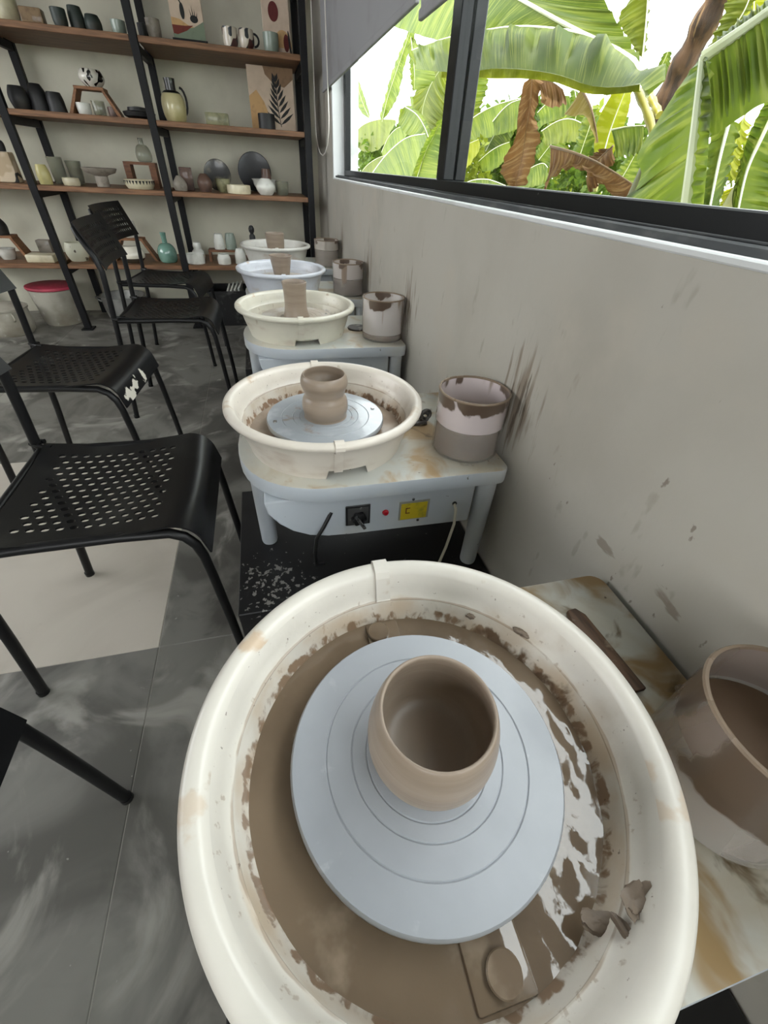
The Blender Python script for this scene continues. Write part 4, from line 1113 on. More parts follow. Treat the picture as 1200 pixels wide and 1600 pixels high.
def make_chair(label, loc, rz, seat_mat=black_plastic, back=True):
    t = thing('chair', label, 'chair', loc, rz, 'black perforated chairs')
    sk = lambda r, c, n: False
    perforated(seat_surface, 0.0, SEAT_L - 0.008, -0.178, 0.178, 13, 11, 0.0078, 0.0062, 0.035, 0.295, -0.140, 0.140).build('seat', seat_mat, t, smooth=True, fix=False)
    for s in (-1, 1):
        # rear leg and back post are one tube
        MB().tube([(-0.443, s * 0.187, 0.0), (-0.418, s * 0.187, 0.20), (-0.398, s * 0.186, 0.40), (-0.385, s * 0.185, 0.55), (-0.380, s * 0.184, 0.62), (-0.392, s * 0.180, 0.67), (-0.425, s * 0.168, 0.735), (-0.436, s * 0.150, 0.757)], 0.0108, 12).build('rear_leg', black_metal, t)
        # front leg turns back under the seat edge
        MB().tube([(0.012, s * 0.186, 0.0), (0.004, s * 0.182, 0.15), (-0.006, s * 0.178, 0.30), (-0.012, s * 0.176, 0.365), (-0.020, s * 0.174, 0.395), (-0.036, s * 0.173, 0.418), (-0.060, s * 0.172, 0.430), (-0.15, s * 0.172, 0.434), (-0.30, s * 0.174, 0.434), (-0.385, s * 0.180, 0.436)], 0.0100, 12).build('front_leg', black_metal, t)
        # clip tab holding the seat to the back post
        MB().tube([(-0.355, s * 0.165, 0.446), (-0.385, s * 0.172, 0.447), (-0.404, s * 0.186, 0.447), (-0.396, s * 0.200, 0.447), (-0.380, s * 0.196, 0.447)], 0.006, 8).build('seat_clip', seat_mat, t)
        MB().lathe([(0.0, 0.0), (0.0122, 0.0), (0.0122, 0.012), (0.0, 0.012)], 12, (-0.443, s * 0.187, 0), cap0=False, cap1=False).build('foot_cap', black_plastic, t)
        MB().lathe([(0.0, 0.0), (0.0114, 0.0), (0.0114, 0.012), (0.0, 0.012)], 12, (0.012, s * 0.186, 0), cap0=False, cap1=False).build('foot_cap', black_plastic, t)
    MB().tube([(-0.385, -0.18, 0.436), (-0.385, 0.18, 0.436)], 0.008, 10).build('cross_tube', black_metal, t)
    if back:
        perforated(back_surface, 0.0, 0.165, -0.185, 0.185, 14, 5, 0.0085, 0.0055, 0.022, 0.143, -0.150, 0.150, th=0.004, stagger=False).build('backrest', black_plastic, t, smooth=True, fix=False)
    return t

make_chair('black perforated chair in the foreground, seat fully in view', (-0.264, 0.822, 0), 0.0)
make_chair('black perforated chair with white chipped seat front, second from the front', (-0.542, 1.520, 0), -0.10, chip_mat)
make_chair('black perforated chair with a greyish back, third from the front', (-0.330, 2.235, 0), 0.0)
make_chair('black perforated chair farthest away, nearest the shelves', (-0.440, 2.880, 0), -0.14)
make_chair('black chair nearest the camera, only one front leg in view', (-0.487, 0.178, 0), 0.0)

# ------------------------------------------------------------------ outside: banana plants in the sun
LEAVES = [
  ('a','bright',[(.84,.866,.765),(.845,.951,.953),(.85,1.003,1.053),(.855,1.049,1.136),(.86,1.085,1.198)],[[(.98,1.205,.328),(.98,1.326,.897),(.98,1.302,.95),(.98,1.293,1.008),(.98,1.335,1.048),(.98,1.299,1.123),(.98,1.265,1.18),(.98,1.227,1.224)],[(.8,.781,.785),(.8,.86,.949),(.8,.891,1.009),(.8,.926,1.072),(.8,.958,1.124),(.8,1.006,1.177)]],.017,-.008,22),
  ('a','bright',[(.86,1.084,1.196),(.87,1.061,1.21),(.88,1.03,1.227),(.89,.997,1.246),(.9,.925,1.283)],[[(.84,.962,1.066),(.84,.941,1.075),(.84,.903,1.095),(.84,.861,1.111),(.84,.753,1.11)],[(1.0,1.237,1.231),(1.0,1.21,1.256),(1.0,1.17,1.276),(1.0,1.12,1.293),(1.0,1.031,1.332)]],.013,-.008,16),
  ('b','bright',[(1.32,1.81,1.232),(1.32,1.862,1.277),(1.32,1.972,1.343),(1.32,2.238,1.433),(1.32,2.565,1.508),(1.32,3.043,1.591),(1.32,3.63,1.658),(1.32,4.175,1.711),(1.32,4.991,1.765)],[[(1.14,1.598,1.213),(1.14,1.633,1.231),(1.14,1.762,1.237),(1.14,1.918,1.256),(1.14,2.06,1.289),(1.14,2.216,1.32),(1.14,2.481,1.361),(1.14,2.8,1.399),(1.14,3.096,1.421),(1.14,3.583,1.475),(1.14,4.156,1.551)]],.007,-.034,8),
  ('b','yellow',[(1.142,1.636,1.232),(1.142,1.765,1.237),(1.142,1.921,1.257),(1.142,2.063,1.289),(1.142,2.219,1.32),(1.142,2.485,1.361),(1.142,2.804,1.4),(1.142,3.101,1.422),(1.142,3.589,1.476)],[[(1.3,1.827,1.245),(1.3,1.978,1.25),(1.3,2.15,1.265),(1.3,2.309,1.298),(1.3,2.487,1.335),(1.3,2.784,1.374),(1.3,3.143,1.411),(1.3,3.486,1.452),(1.3,4.036,1.506)]],.001,-.006,10),
  ('b','bright',[(1.42,1.972,1.291),(1.42,2.114,1.372),(1.42,2.57,1.515),(1.42,3.193,1.719),(1.42,3.959,1.97),(1.42,5.152,2.342)],[[(1.46,2.075,1.322),(1.46,2.294,1.42),(1.46,2.818,1.555),(1.46,3.517,1.664),(1.46,4.432,1.748),(1.46,6.272,2.125)],[(1.5,2.081,1.326),(1.5,2.211,1.413),(1.5,2.364,1.503),(1.5,2.522,1.599),(1.5,2.695,1.709),(1.5,3.008,1.871)]],.01,.012,11),
  ('b','olive',[(1.8,2.552,1.459),(1.8,2.6,1.568),(1.8,2.643,1.654),(1.8,2.717,1.781)],[[(1.8,2.6,1.478),(1.8,2.749,1.567),(1.8,2.836,1.627),(1.8,2.785,1.69),(1.8,2.786,1.796)],[(1.85,2.605,1.491),(1.85,2.655,1.581),(1.85,2.698,1.669),(1.85,2.774,1.799)]],.004,.008,7),
  ('b','yellow',[(1.7,2.487,1.047),(1.7,2.497,1.165),(1.7,2.486,1.259),(1.7,2.46,1.373)],[[(1.66,2.474,1.045),(1.66,2.56,1.177),(1.66,2.542,1.283),(1.66,2.437,1.38)],[(1.75,2.491,1.049),(1.75,2.473,1.167),(1.75,2.465,1.261),(1.75,2.498,1.364)]],.004,.004,9),
  ('b','bright',[(1.6,2.35,1.182),(1.6,2.241,1.188),(1.6,2.132,1.187)],[[(1.55,2.188,1.078),(1.55,2.104,1.085),(1.55,2.03,1.09)]],.004,.012,5),
  ('b','dead',[(1.5,3.058,1.43),(1.5,3.019,1.319),(1.5,3.004,1.197),(1.5,2.988,1.083),(1.5,3.01,.939)],[[(1.45,3.051,1.395),(1.45,3.048,1.265),(1.45,3.028,1.167),(1.45,3.143,1.029),(1.45,3.001,.944)],[(1.52,2.963,1.397),(1.52,2.973,1.265),(1.52,2.875,1.18),(1.52,2.868,1.103),(1.52,2.912,.95)]],.004,.014,5),
  ('b','dead',[(1.38,2.491,1.113),(1.38,2.281,1.088),(1.38,2.065,1.05),(1.38,1.821,.99),(1.38,1.709,.956)],[[(1.34,2.409,.934),(1.34,2.301,1.017),(1.34,2.138,1.032),(1.34,1.957,.986),(1.34,1.835,.938)]],.006,.018,7),
  ('b','dead',[(1.46,2.109,1.112),(1.46,2.151,1.087),(1.46,2.201,1.053),(1.46,2.242,1.023)],[[(1.44,2.036,1.064),(1.44,2.07,1.02),(1.44,2.112,.969),(1.44,2.148,.949)],[(1.48,2.213,1.106),(1.48,2.26,1.089),(1.48,2.309,1.061),(1.48,2.331,1.037)]],.004,.01,5),
  ('b','tan',[(1.62,2.729,1.358),(1.62,2.607,1.285),(1.62,2.519,1.209),(1.62,2.457,1.142)],[[(1.6,2.81,1.265),(1.6,2.697,1.249),(1.6,2.591,1.242),(1.6,2.444,1.141)]],.006,.006,4),
  ('b','dead',[(1.56,3.121,1.431),(1.56,2.937,1.397),(1.56,2.8,1.355)],[[(1.54,2.974,1.319),(1.54,2.842,1.289),(1.54,2.702,1.293)]],.003,.012,4),
  ('c','bright',[(1.3,1.389,1.145),(1.3,1.364,1.055),(1.3,1.319,.932),(1.3,1.274,.816)],[[(1.28,1.418,1.121),(1.28,1.384,1.036),(1.28,1.338,.93),(1.28,1.291,.813)],[(1.36,1.403,1.125),(1.36,1.376,1.058),(1.36,1.37,.98),(1.36,1.35,.914)]],.005,.012,9),
  ('c','yellow',[(1.5,1.536,1.181),(1.5,1.521,1.107),(1.5,1.492,1.046)],[[(1.5,1.57,1.14),(1.5,1.541,1.091),(1.5,1.505,1.046)],[(1.46,1.462,1.147),(1.46,1.451,1.092),(1.46,1.412,1.007)]],.003,.01,5),
  ('c','bright',[(1.42,1.362,1.202),(1.42,1.364,1.113),(1.42,1.36,1.031),(1.42,1.315,.911)],[[(1.4,1.39,1.19),(1.4,1.396,1.127),(1.4,1.382,1.068),(1.4,1.351,.982)],[(1.55,1.352,1.156),(1.55,1.334,1.068),(1.55,1.321,.99),(1.55,1.307,.906)]],.006,.012,11),
  ('c','yellow',[(1.7,1.63,1.002),(1.7,1.634,.966),(1.7,1.617,.923)],[[(1.7,1.679,.98),(1.7,1.661,.945),(1.7,1.641,.911)],[(1.7,1.611,.991),(1.7,1.59,.955),(1.7,1.572,.916)]],.002,.006,4),
  ('c','olive',[(1.9,2.196,1.473),(1.9,2.153,1.522),(1.9,2.142,1.57),(1.9,2.161,1.638)],[[(1.9,2.266,1.45),(1.9,2.255,1.513),(1.9,2.252,1.565),(1.9,2.304,1.668)],[(1.95,2.232,1.496),(1.95,2.19,1.533),(1.95,2.163,1.571),(1.95,2.182,1.647)]],.003,.01,6),
  ('c','yellow',[(2.1,2.251,1.521),(2.1,2.301,1.584),(2.1,2.364,1.684)],[[(2.1,2.373,1.559),(2.1,2.432,1.625),(2.1,2.493,1.71)],[(2.1,2.143,1.513),(2.1,2.159,1.576),(2.1,2.197,1.65)]],.003,.012,6),
  ('c','bright',[(2.3,3.04,1.51),(2.3,3.023,1.547),(2.3,3.017,1.583)],[[(2.3,3.033,1.436),(2.3,3.062,1.513),(2.3,3.05,1.573)],[(2.3,2.949,1.449),(2.3,2.962,1.514),(2.3,2.985,1.579)]],.003,.006,7),
  ('d','bright',[(2.0,8.761,1.569),(2.0,8.443,1.817),(2.0,7.989,2.042),(2.0,7.448,2.299),(2.0,7.303,2.359)],[[(2.0,8.912,1.666),(2.0,8.608,1.844),(2.0,8.207,2.079),(2.0,7.562,2.3),(2.0,7.332,2.363)],[(2.05,8.679,1.626),(2.05,8.039,1.8),(2.05,7.758,2.079),(2.05,7.381,2.262),(2.05,7.418,2.371)]],.003,.014,9),
  ('d','bright',[(2.02,7.45,2.269),(2.02,7.272,2.062),(2.02,7.163,1.896),(2.02,7.149,1.771)],[[(2.0,7.476,2.207),(2.0,7.363,2.028),(2.0,7.252,1.859),(2.0,7.138,1.768)],[(2.1,7.481,2.238),(2.1,6.994,2.034),(2.1,6.591,1.842),(2.1,6.952,1.781)]],.003,.014,7),
  ('d','olive',[(2.5,14.237,1.594),(2.5,12.828,1.746),(2.5,11.256,1.758),(2.5,9.825,1.68)],[[(2.45,13.872,1.531),(2.45,12.546,1.292),(2.45,10.735,1.306),(2.45,9.585,1.64)]],.005,.014,7),
  ('d','bright',[(1.62,8.113,.815),(1.62,6.99,1.107),(1.62,6.047,1.261),(1.62,5.309,1.277)],[[(1.55,6.632,.757),(1.55,5.733,.843),(1.55,5.226,.934),(1.55,4.991,1.203)]],.006,.012,8),
  ('d','bright',[(1.9,7.13,1.621),(1.9,6.594,1.517),(1.9,6.225,1.388),(1.9,5.964,1.248)],[[(1.85,7.128,1.594),(1.85,7.218,1.467),(1.85,6.755,1.338),(1.85,6.109,1.293)],[(1.95,7.008,1.616),(1.95,6.493,1.503),(1.95,6.183,1.378),(1.95,6.049,1.264)]],.004,.01,7),
  ('d','olive',[(2.25,6.751,1.975),(2.25,7.216,1.834),(2.25,7.459,1.612),(2.25,7.251,1.347)],[[(2.2,7.441,1.997),(2.2,7.721,1.816),(2.2,7.773,1.596),(2.2,7.362,1.367)],[(2.3,6.576,1.804),(2.3,6.662,1.649),(2.3,6.778,1.485),(2.3,6.967,1.341)]],.004,.02,8),
  ('d','bright',[(1.55,5.346,.814),(1.55,5.04,1.121),(1.55,4.821,1.242),(1.55,4.602,1.364)],[[(1.5,5.444,.807),(1.5,5.18,1.013),(1.5,4.948,1.181),(1.5,4.608,1.322)],[(1.6,4.594,.849),(1.6,4.597,1.023),(1.6,4.596,1.179),(1.6,4.627,1.329)]],.005,.012,7),
  ('d','bright',[(3.0,14.314,1.968),(3.0,15.162,2.289),(3.0,15.895,2.644),(3.0,16.475,3.049)],[[(3.0,15.322,2.125),(3.0,16.265,2.421),(3.0,16.668,2.714),(3.0,16.872,3.055)],[(3.0,14.492,2.146),(3.0,15.006,2.422),(3.0,15.629,2.717),(3.0,16.284,3.052)]],.003,.008,5),
  ('d','yellow',[(1.85,5.844,2.232),(1.85,5.928,2.167),(1.85,6.059,2.104)],[[(1.85,6.289,2.284),(1.85,6.349,2.216),(1.85,6.324,2.146)],[(1.8,5.401,2.136),(1.8,5.432,2.059),(1.8,5.505,1.994)]],.003,.006,4),
  ('e','bright',[(2.6,6.818,1.458),(2.6,6.335,1.547),(2.6,5.842,1.593),(2.6,5.273,1.601)],[[(2.55,6.351,1.295),(2.55,5.895,1.316),(2.55,5.435,1.357),(2.55,5.078,1.413)]],.006,.016,7),
  ('e','bright',[(2.8,7.209,1.443),(2.8,7.267,1.668),(2.8,7.143,1.868),(2.8,6.933,2.014)],[[(2.8,7.744,1.43),(2.8,7.81,1.704),(2.8,7.67,1.948),(2.8,7.184,2.043)],[(2.85,6.957,1.498),(2.85,6.879,1.674),(2.85,6.766,1.836),(2.85,6.891,2.013)]],.004,.02,8),
  ('e','bright',[(2.5,5.684,1.441),(2.5,5.493,1.518),(2.5,5.302,1.56),(2.5,4.974,1.57)],[[(2.5,5.593,1.325),(2.5,5.242,1.342),(2.5,5.006,1.379),(2.5,4.868,1.464)]],.005,.01,6),
  ('e','olive',[(2.2,4.07,1.282),(2.2,3.872,1.328),(2.2,3.687,1.332),(2.2,3.475,1.288)],[[(2.15,3.874,1.187),(2.15,3.699,1.197),(2.15,3.533,1.2),(2.15,3.362,1.196)]],.004,.012,6),
  ('e','bright',[(2.4,4.561,1.434),(2.4,4.423,1.487),(2.4,4.281,1.514),(2.4,4.108,1.5)],[[(2.4,4.447,1.346),(2.4,4.291,1.362),(2.4,4.145,1.378),(2.4,4.032,1.4)]],.004,.01,6),
  ('e','bright',[(2.0,3.16,1.055),(2.0,3.145,1.173),(2.0,3.132,1.262),(2.0,3.154,1.341)],[[(2.0,3.243,1.094),(2.0,3.237,1.184),(2.0,3.23,1.267),(2.0,3.209,1.345)],[(2.05,3.134,1.081),(2.05,3.123,1.175),(2.05,3.129,1.25),(2.05,3.185,1.341)]],.003,.01,6),
  ('e','bright',[(1.8,4.678,.853),(1.8,4.465,.936),(1.8,4.093,.963),(1.8,3.726,.934)],[[(1.75,4.472,.813),(1.75,4.194,.854),(1.75,3.893,.877),(1.75,3.598,.879)]],.004,.006,5),
  ('e','bright',[(2.1,4.219,.973),(2.1,3.93,1.053),(2.1,3.768,1.081),(2.1,3.678,1.055)],[[(2.05,4.019,.909),(2.05,3.756,.935),(2.05,3.598,.964),(2.05,3.565,1.017)]],.004,.01,6),
  ('e','bright',[(2.4,5.672,1.108),(2.4,5.438,1.181),(2.4,5.214,1.228),(2.4,5.0,1.252)],[[(2.4,5.56,1.02),(2.4,5.3,1.035),(2.4,5.107,1.078),(2.4,4.954,1.166)]],.004,.01,5),
  ('e','bright',[(2.2,2.972,.944),(2.2,2.913,1.049),(2.2,2.885,1.116),(2.2,2.853,1.206)],[[(2.2,3.023,.941),(2.2,2.999,1.047),(2.2,2.956,1.116),(2.2,2.887,1.207)],[(2.2,2.79,.92),(2.2,2.764,1.014),(2.2,2.777,1.104),(2.2,2.821,1.205)]],.004,.01,6),
  ('e','bright',[(2.9,6.734,1.146),(2.9,6.486,1.361),(2.9,6.27,1.497),(2.9,5.995,1.588)],[[(2.9,7.008,1.18),(2.9,6.853,1.391),(2.9,6.606,1.526),(2.9,6.173,1.627)],[(2.95,6.351,1.073),(2.95,6.154,1.278),(2.95,6.024,1.405),(2.95,5.964,1.527)]],.004,.014,7),
  ('e','olive',[(2.7,7.522,1.279),(2.7,7.207,1.469),(2.7,7.137,1.622),(2.7,7.19,1.835)],[[(2.7,7.755,1.319),(2.7,7.61,1.487),(2.7,7.54,1.679),(2.7,7.425,1.857)],[(2.75,7.216,1.208),(2.75,6.884,1.383),(2.75,6.834,1.546),(2.75,7.02,1.766)]],.004,.012,7),
  ('e','bright',[(2.6,4.712,1.127),(2.6,4.596,1.209),(2.6,4.507,1.281),(2.6,4.512,1.362)],[[(2.6,4.811,1.175),(2.6,4.737,1.257),(2.6,4.663,1.325),(2.6,4.577,1.365)],[(2.6,4.474,1.073),(2.6,4.37,1.153),(2.6,4.313,1.229),(2.6,4.385,1.319)]],.004,.01,6),
  ('e','bright',[(2.5,4.121,1.263),(2.5,4.105,1.359),(2.5,4.119,1.442),(2.5,4.22,1.552)],[[(2.5,4.265,1.28),(2.5,4.258,1.367),(2.5,4.251,1.451),(2.5,4.272,1.55)],[(2.5,3.956,1.258),(2.5,3.95,1.333),(2.5,3.978,1.407),(2.5,4.106,1.506)]],.004,.012,7),
  ('e','yellow',[(2.3,6.317,1.042),(2.3,6.073,1.172),(2.3,5.833,1.246),(2.3,5.53,1.28)],[[(2.3,6.181,.933),(2.3,5.84,1.012),(2.3,5.619,1.103),(2.3,5.461,1.207)]],.004,.01,5),
  ('d','bright',[(2.4,8.662,1.877),(2.4,8.154,1.835),(2.4,7.662,1.844),(2.4,7.166,1.88)],[[(2.4,8.526,1.669),(2.4,7.925,1.618),(2.4,7.372,1.648),(2.4,7.014,1.74)]],.004,.012,7),
  ('d','bright',[(2.3,9.987,1.231),(2.3,9.537,1.413),(2.3,9.036,1.509),(2.3,8.499,1.53)],[[(2.3,9.758,1.102),(2.3,9.128,1.204),(2.3,8.666,1.325),(2.3,8.255,1.432)]],.004,.01,5),
  ('d','olive',[(2.2,12.015,.724),(2.2,11.02,.995),(2.2,9.966,1.134),(2.2,9.089,1.181)],[[(2.2,11.698,.562),(2.2,10.362,.743),(2.2,9.411,.92),(2.2,8.885,1.064)]],.004,.01,5),
]
TUBES = [
  ('b','petiole',[(1.36,1.995,1.302),(1.36,1.904,1.243),(1.36,1.827,1.186),(1.36,1.765,1.131),(1.36,1.7,1.041)],.014),
  ('b','petiole',[(1.4,1.95,1.284),(1.4,1.885,1.236),(1.4,1.814,1.188)],.013),
  ('b','petiole',[(1.75,2.538,.945),(1.75,2.573,1.093),(1.75,2.587,1.221),(1.75,2.648,1.367)],.01),
  ('c','husk',[(2.0,2.388,1.713),(2.0,2.438,1.616),(2.0,2.472,1.506),(2.0,2.511,1.417),(2.0,2.53,1.329),(2.0,2.536,1.221)],.055),
]

def leaf_mat(name, c1, c2, vein, trans=0.5, rough=0.55):
    m, nt, p = new_mat(name)
    tc = node(nt, 'ShaderNodeUVMap')
    mp = node(nt, 'ShaderNodeMapping'); nt.links.new(tc.outputs[0], mp.inputs['Vector'])
    mp.inputs['Scale'].default_value = (60.0, 1.0, 1.0)
    nz = node(nt, 'ShaderNodeTexNoise'); nz.inputs['Scale'].default_value = 1.0; nz.inputs['Detail'].default_value = 4
    nt.links.new(mp.outputs[0], nz.inputs['Vector'])
    mp2 = node(nt, 'ShaderNodeMapping'); nt.links.new(tc.outputs[0], mp2.inputs['Vector'])
    mp2.inputs['Scale'].default_value = (5.0, 1.0, 1.0)
    n2 = node(nt, 'ShaderNodeTexNoise'); n2.inputs['Scale'].default_value = 1.0
    nt.links.new(mp2.outputs[0], n2.inputs['Vector'])
    c = mixcol(nt, maprange(nt, n2.outputs['Fac'], 0.35, 0.65), c1, c2)
    c = mixcol(nt, mathn(nt, 'MULTIPLY', maprange(nt, nz.outputs['Fac'], 0.50, 0.62), 0.7), c, vein)
    nt.links.new(c, p.inputs['Base Color'])
    p.inputs['Roughness'].default_value = rough
    p.inputs['Specular IOR Level'].default_value = 0.2
    tl = node(nt, 'ShaderNodeBsdfTranslucent'); nt.links.new(c, tl.inputs[0])
    mx = node(nt, 'ShaderNodeMixShader'); mx.inputs[0].default_value = trans
    nt.links.new(p.outputs[0], mx.inputs[1]); nt.links.new(tl.outputs[0], mx.inputs[2])
    nt.links.new(mx.outputs[0], nt.nodes['Material Output'].inputs[0])
    return m
LM = dict(bright=leaf_mat('banana_leaf_green', (0.066, 0.105, 0.010), (0.120, 0.160, 0.014), (0.21, 0.24, 0.04)),
          yellow=leaf_mat('banana_leaf_yellow', (0.22, 0.24, 0.008), (0.28, 0.29, 0.015), (0.32, 0.32, 0.05)),
          olive=leaf_mat('banana_leaf_olive', (0.085, 0.11, 0.006), (0.13, 0.155, 0.010), (0.19, 0.21, 0.03)),
          dead=leaf_mat('dead_banana_leaf', (0.17, 0.085, 0.030), (0.11, 0.050, 0.018), (0.26, 0.16, 0.07), 0.3, 0.7),
          tan=leaf_mat('tan_banana_leaf', (0.24, 0.18, 0.05), (0.20, 0.14, 0.035), (0.30, 0.23, 0.09), 0.3, 0.6),
          brownedge=leaf_mat('browning_banana_leaf', (0.11, 0.12, 0.018), (0.15, 0.075, 0.022), (0.2, 0.17, 0.05)))
rib_m = layered('pale_midrib', (0.66, 0.67, 0.50), 0.4, [dict(col=(0.54, 0.56, 0.30), scale=6, lo=0.4, hi=0.7)])
rib_b = layered('brown_midrib', (0.18, 0.10, 0.04), 0.6, [dict(col=(0.12, 0.07, 0.03), scale=8, lo=0.4, hi=0.7)])
husk_m = layered('fibrous_brown_husk', (0.10, 0.05, 0.024), 0.85, [dict(col=(0.035, 0.018, 0.010), scale=26, lo=0.45, hi=0.6, stretch=(1, 1, 0.15), detail=6), dict(col=(0.22, 0.13, 0.06), scale=34, lo=0.6, hi=0.68, stretch=(1, 1, 0.12), detail=5)], bump=(40, 0.6, 0.02, (1, 1, 0.12)))
stem_m = layered('banana_stem', (0.12, 0.125, 0.04), 0.6, [dict(col=(0.08, 0.05, 0.02), scale=6, lo=0.45, hi=0.6, stretch=(1, 1, 0.3)), dict(col=(0.2, 0.2, 0.07), scale=10, lo=0.6, hi=0.7)])
pet_m = layered('yellow_petiole', (0.30, 0.26, 0.04), 0.45, [dict(col=(0.22, 0.21, 0.04), scale=8, lo=0.4, hi=0.7)])

def resample(pts, n):
    P = [Vector(p) for p in pts]
    out = []
    m = len(P)
    d = [0.0]
    for a, b in zip(P[:-1], P[1:]):
        d.append(d[-1] + (b - a).length)
    for k in range(n):
        s = d[-1] * k / (n - 1)
        i = 0
        while i < m - 2 and d[i + 1] < s:
            i += 1
        t = (s - d[i]) / max(d[i + 1] - d[i], 1e-9)
        p0, p1, p2, p3 = P[max(i - 1, 0)], P[i], P[i + 1], P[min(i + 2, m - 1)]
        out.append(0.5 * ((2 * p1) + (p2 - p0) * t + (2 * p0 - 5 * p1 + 4 * p2 - p3) * t * t + (3 * p1 - p0 - 3 * p2 + p3) * t ** 3))
    return out

def lamina(rib, margins, amp, pleats, seed):
    """blade lofted from midrib to margin with pleats along the veins"""
    vs, fs, uv = [], [], []
    n, m = 60, 8
    for q, mg in enumerate(margins):
        R = resample(rib, n); G = resample(mg, n)
        base = len(vs)
        L = (Vector(rib[-1]) - Vector(rib[0])).length
        for i in range(n):
            tang = (R[min(i + 1, n - 1)] - R[max(i - 1, 0)]).normalized()
            acr = (G[i] - R[i])
            nrm = tang.cross(acr)
            nrm = nrm.normalized() if nrm.length > 1e-9 else Vector((1, 0, 0))
            for j in range(m + 1):
                s = j / m
                ph = i / (n - 1) * pleats * 2 * PI + seed
                d = abs(amp) * (0.6 * math.sin(ph) + 0.4 * math.sin(ph * 2.3 + seed * 2)) * (s if amp > 0 else math.sin(min(s * 1.15, 1.0) * PI) * 1.3)
                d += abs(amp) * 1.2 * math.sin(s * PI) * 0.8
                p = R[i].lerp(G[i], s) + nrm * d
                vs.append(tuple(p)); uv.append((i / (n - 1) * L * 1.0 + seed, s))
        for i in range(n - 1):
            for j in range(m):
                a = base + i * (m + 1) + j
                fs.append((a, a + 1, a + m + 2, a + m + 1))
    return vs, fs, uv

def leaf_obj(name, vs, fs, uv, mat, parent, off):
    mb = MB(); mb.add([tuple(Vector(v) - off) for v in vs], fs)
    o = mb.build(name, mat, parent, smooth=True, fix=False)
    ul = o.data.uv_layers.new(name='UVMap')
    for lp in o.data.loops:
        ul.data[lp.index].uv = uv[lp.vertex_index]
    return o

PLANTS = dict(a=((0.86, 0.84), 0.78, 0.045, 'banana plant close outside the glass with a folded leaf and thick white rib'),
              b=((1.38, 1.72), 1.10, 0.075, 'banana plant with long arching green leaves and hanging dead brown leaves'),
              c=((1.75, 1.60), 1.15, 0.08, 'banana plant at the right edge with a leaning fibrous brown trunk'),
              d=((1.95, 6.3), 0.98, 0.08, 'banana plant seen through the far window pane'),
              e=((2.55, 4.9), 1.15, 0.08, 'banana plant in the middle distance under the arching leaf'))
proot = {}
for k, ((x, y), h, r, lab) in PLANTS.items():
    t = thing('banana_plant', lab, 'plant', (x, y, -0.1), group='banana plants outside the window')
    proot[k] = t
    MB().tube([(0.02, 0, 0), (0.01, 0.0, (h + 0.1) * 0.4), (-0.005, 0, (h + 0.1) * 0.75), (0, 0.0, h + 0.1)], [r * 1.3, r * 1.15, r, r * 0.55], 16).build('stem', stem_m, t)
for q, (pl, kind, rib, ms, rw, amp, npl) in enumerate(LEAVES):
    t = proot[pl]; off = t.location
    lf = leaf_obj('leaf', *lamina(rib, ms, amp, npl, q * 0.7), LM[kind], t, off)
    R = resample(rib, 24)
    MB().tube([tuple(p - off) for p in R], [rw * (1.0 - 0.55 * i / 23) for i in range(24)], 8).build('midrib', rib_b if kind in ('dead', 'tan') else rib_m, lf)
for (pl, kind, pts, rad) in TUBES:
    if kind == 'wire':
        tag(MB().tube(resample(pts, 12), 0.006, 6).build('overhead_wire', shelf_black), 'thin dark wire outside the far window pane', 'wire')
        continue
    t = proot[pl]; off = t.location
    P = resample(pts, 16)
    MB().tube([tuple(p - off) for p in P], [rad * (1 + 0.15 * math.sin(i * 1.7)) for i in range(16)], 12).build('petiole' if kind == 'petiole' else 'trunk', pet_m if kind == 'petiole' else husk_m, t)

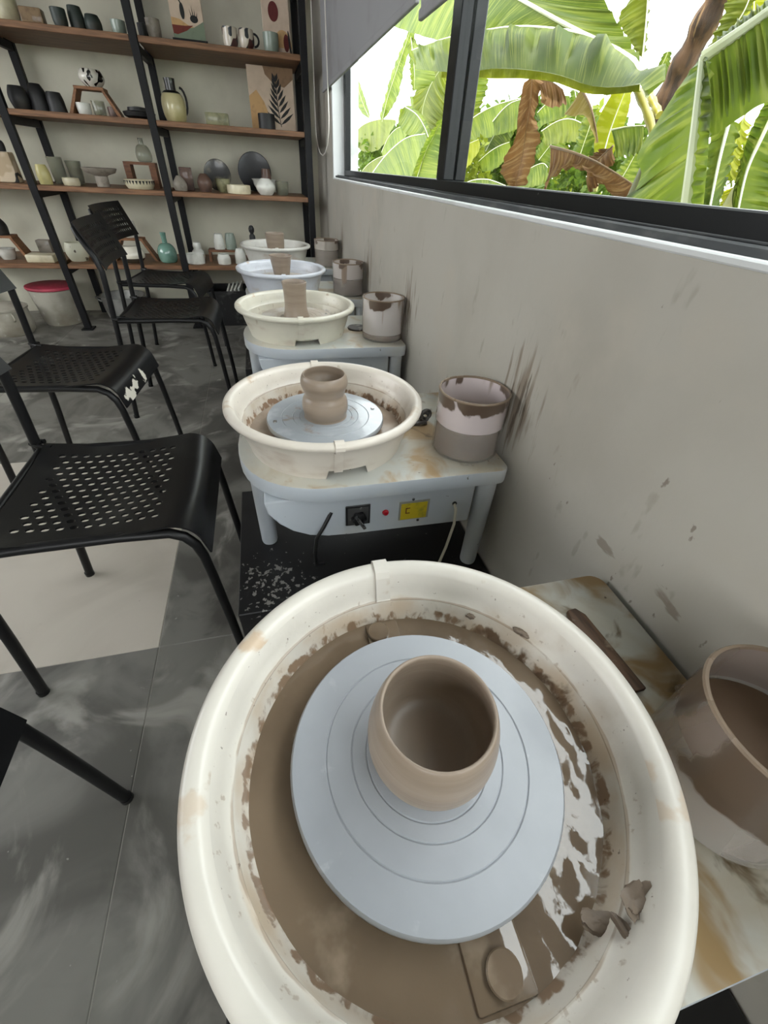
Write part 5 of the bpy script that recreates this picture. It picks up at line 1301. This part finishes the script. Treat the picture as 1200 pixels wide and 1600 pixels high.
# ground and shrubs outside
ground_m = layered('grass_ground', (0.04, 0.07, 0.015), 0.9, [dict(col=(0.08, 0.11, 0.025), scale=1.5, lo=0.4, hi=0.6, detail=8), dict(col=(0.10, 0.10, 0.05), scale=0.7, lo=0.55, hi=0.7, detail=6)], pos=True)
struct(MB().box(0.55, 60, -40, 90, -0.3, -0.1).build('ground', ground_m, smooth=False))
shrub_m = leaf_mat('shrub_leaf', (0.035, 0.08, 0.010), (0.10, 0.15, 0.016), (0.16, 0.21, 0.03))
shrub_y = leaf_mat('shrub_leaf_yellow', (0.13, 0.18, 0.010), (0.20, 0.22, 0.016), (0.22, 0.25, 0.04))
random.seed(5)
def shrub(label, x, y, w_, d_, h, n, size, mat):
    t = thing('shrub', label, 'shrub', (x, y, -0.1), group='shrubs beyond the banana plants')
    vs, fs, uv = [], [], []
    for k in range(n):
        a, rr = random.uniform(0, 2 * PI), math.sqrt(random.random())
        zz = h * (random.random() ** 0.7)
        sh = 1.0 - 0.45 * (zz / h) ** 2
        c = Vector((math.cos(a) * rr * w_ * sh, math.sin(a) * rr * d_ * sh, zz))
        L = size * random.uniform(0.6, 1.4); W = L * 0.28
        d = Vector((random.uniform(-1, 1), random.uniform(-1, 1), random.uniform(-0.6, 1))).normalized()
        s = d.cross(Vector((random.uniform(-1, 1), random.uniform(-1, 1), random.uniform(-1, 1)))).normalized()
        b = len(vs)
        vs += [tuple(c), tuple(c + d * L * 0.5 + s * W), tuple(c + d * L - Vector((0, 0, L * 0.15))), tuple(c + d * L * 0.5 - s * W)]
        fs.append((b, b + 1, b + 2, b + 3)); uv += [(0, 0), (0.5, 1), (1, 0), (0.5, 1)]
    o = leaf_obj('foliage', vs, fs, uv, mat, t, Vector((0, 0, 0)))
    o['kind'] = 'stuff'
    for k in range(5):
        a = k * 1.26
        MB().tube([(0, 0, 0), (math.cos(a) * w_ * 0.2, math.sin(a) * d_ * 0.2, h * 0.4), (math.cos(a) * w_ * 0.45, math.sin(a) * d_ * 0.45, h * 0.8)], [0.03, 0.02, 0.008], 6).build('branch', stem_m, t)
    return t
shrub('small leaved shrub beyond the far window pane', 3.0, 12.2, 0.8, 3.0, 1.75, 3200, 0.16, shrub_m)
shrub('yellow green shrub low behind the window mullion', 2.5, 6.3, 0.35, 0.8, 1.40, 1500, 0.08, shrub_y)
shrub('leafy shrub behind the hanging dead leaves', 3.3, 6.6, 0.5, 0.9, 1.80, 2200, 0.13, shrub_m)
shrub('low shrub behind the folded banana leaf', 3.2, 4.6, 0.5, 0.8, 1.50, 1800, 0.11, shrub_m)
shrub('broad shrub in the distance left of the arching leaf', 5.2, 13.5, 1.2, 2.2, 2.3, 2400, 0.20, shrub_m)
shrub('broad shrub in the distance behind the arching leaf', 5.4, 9.0, 1.0, 1.6, 2.0, 2200, 0.18, shrub_y)
shrub('yellow green shrub at the right edge of the window', 3.2, 2.8, 0.6, 0.6, 1.35, 1200, 0.10, shrub_y)
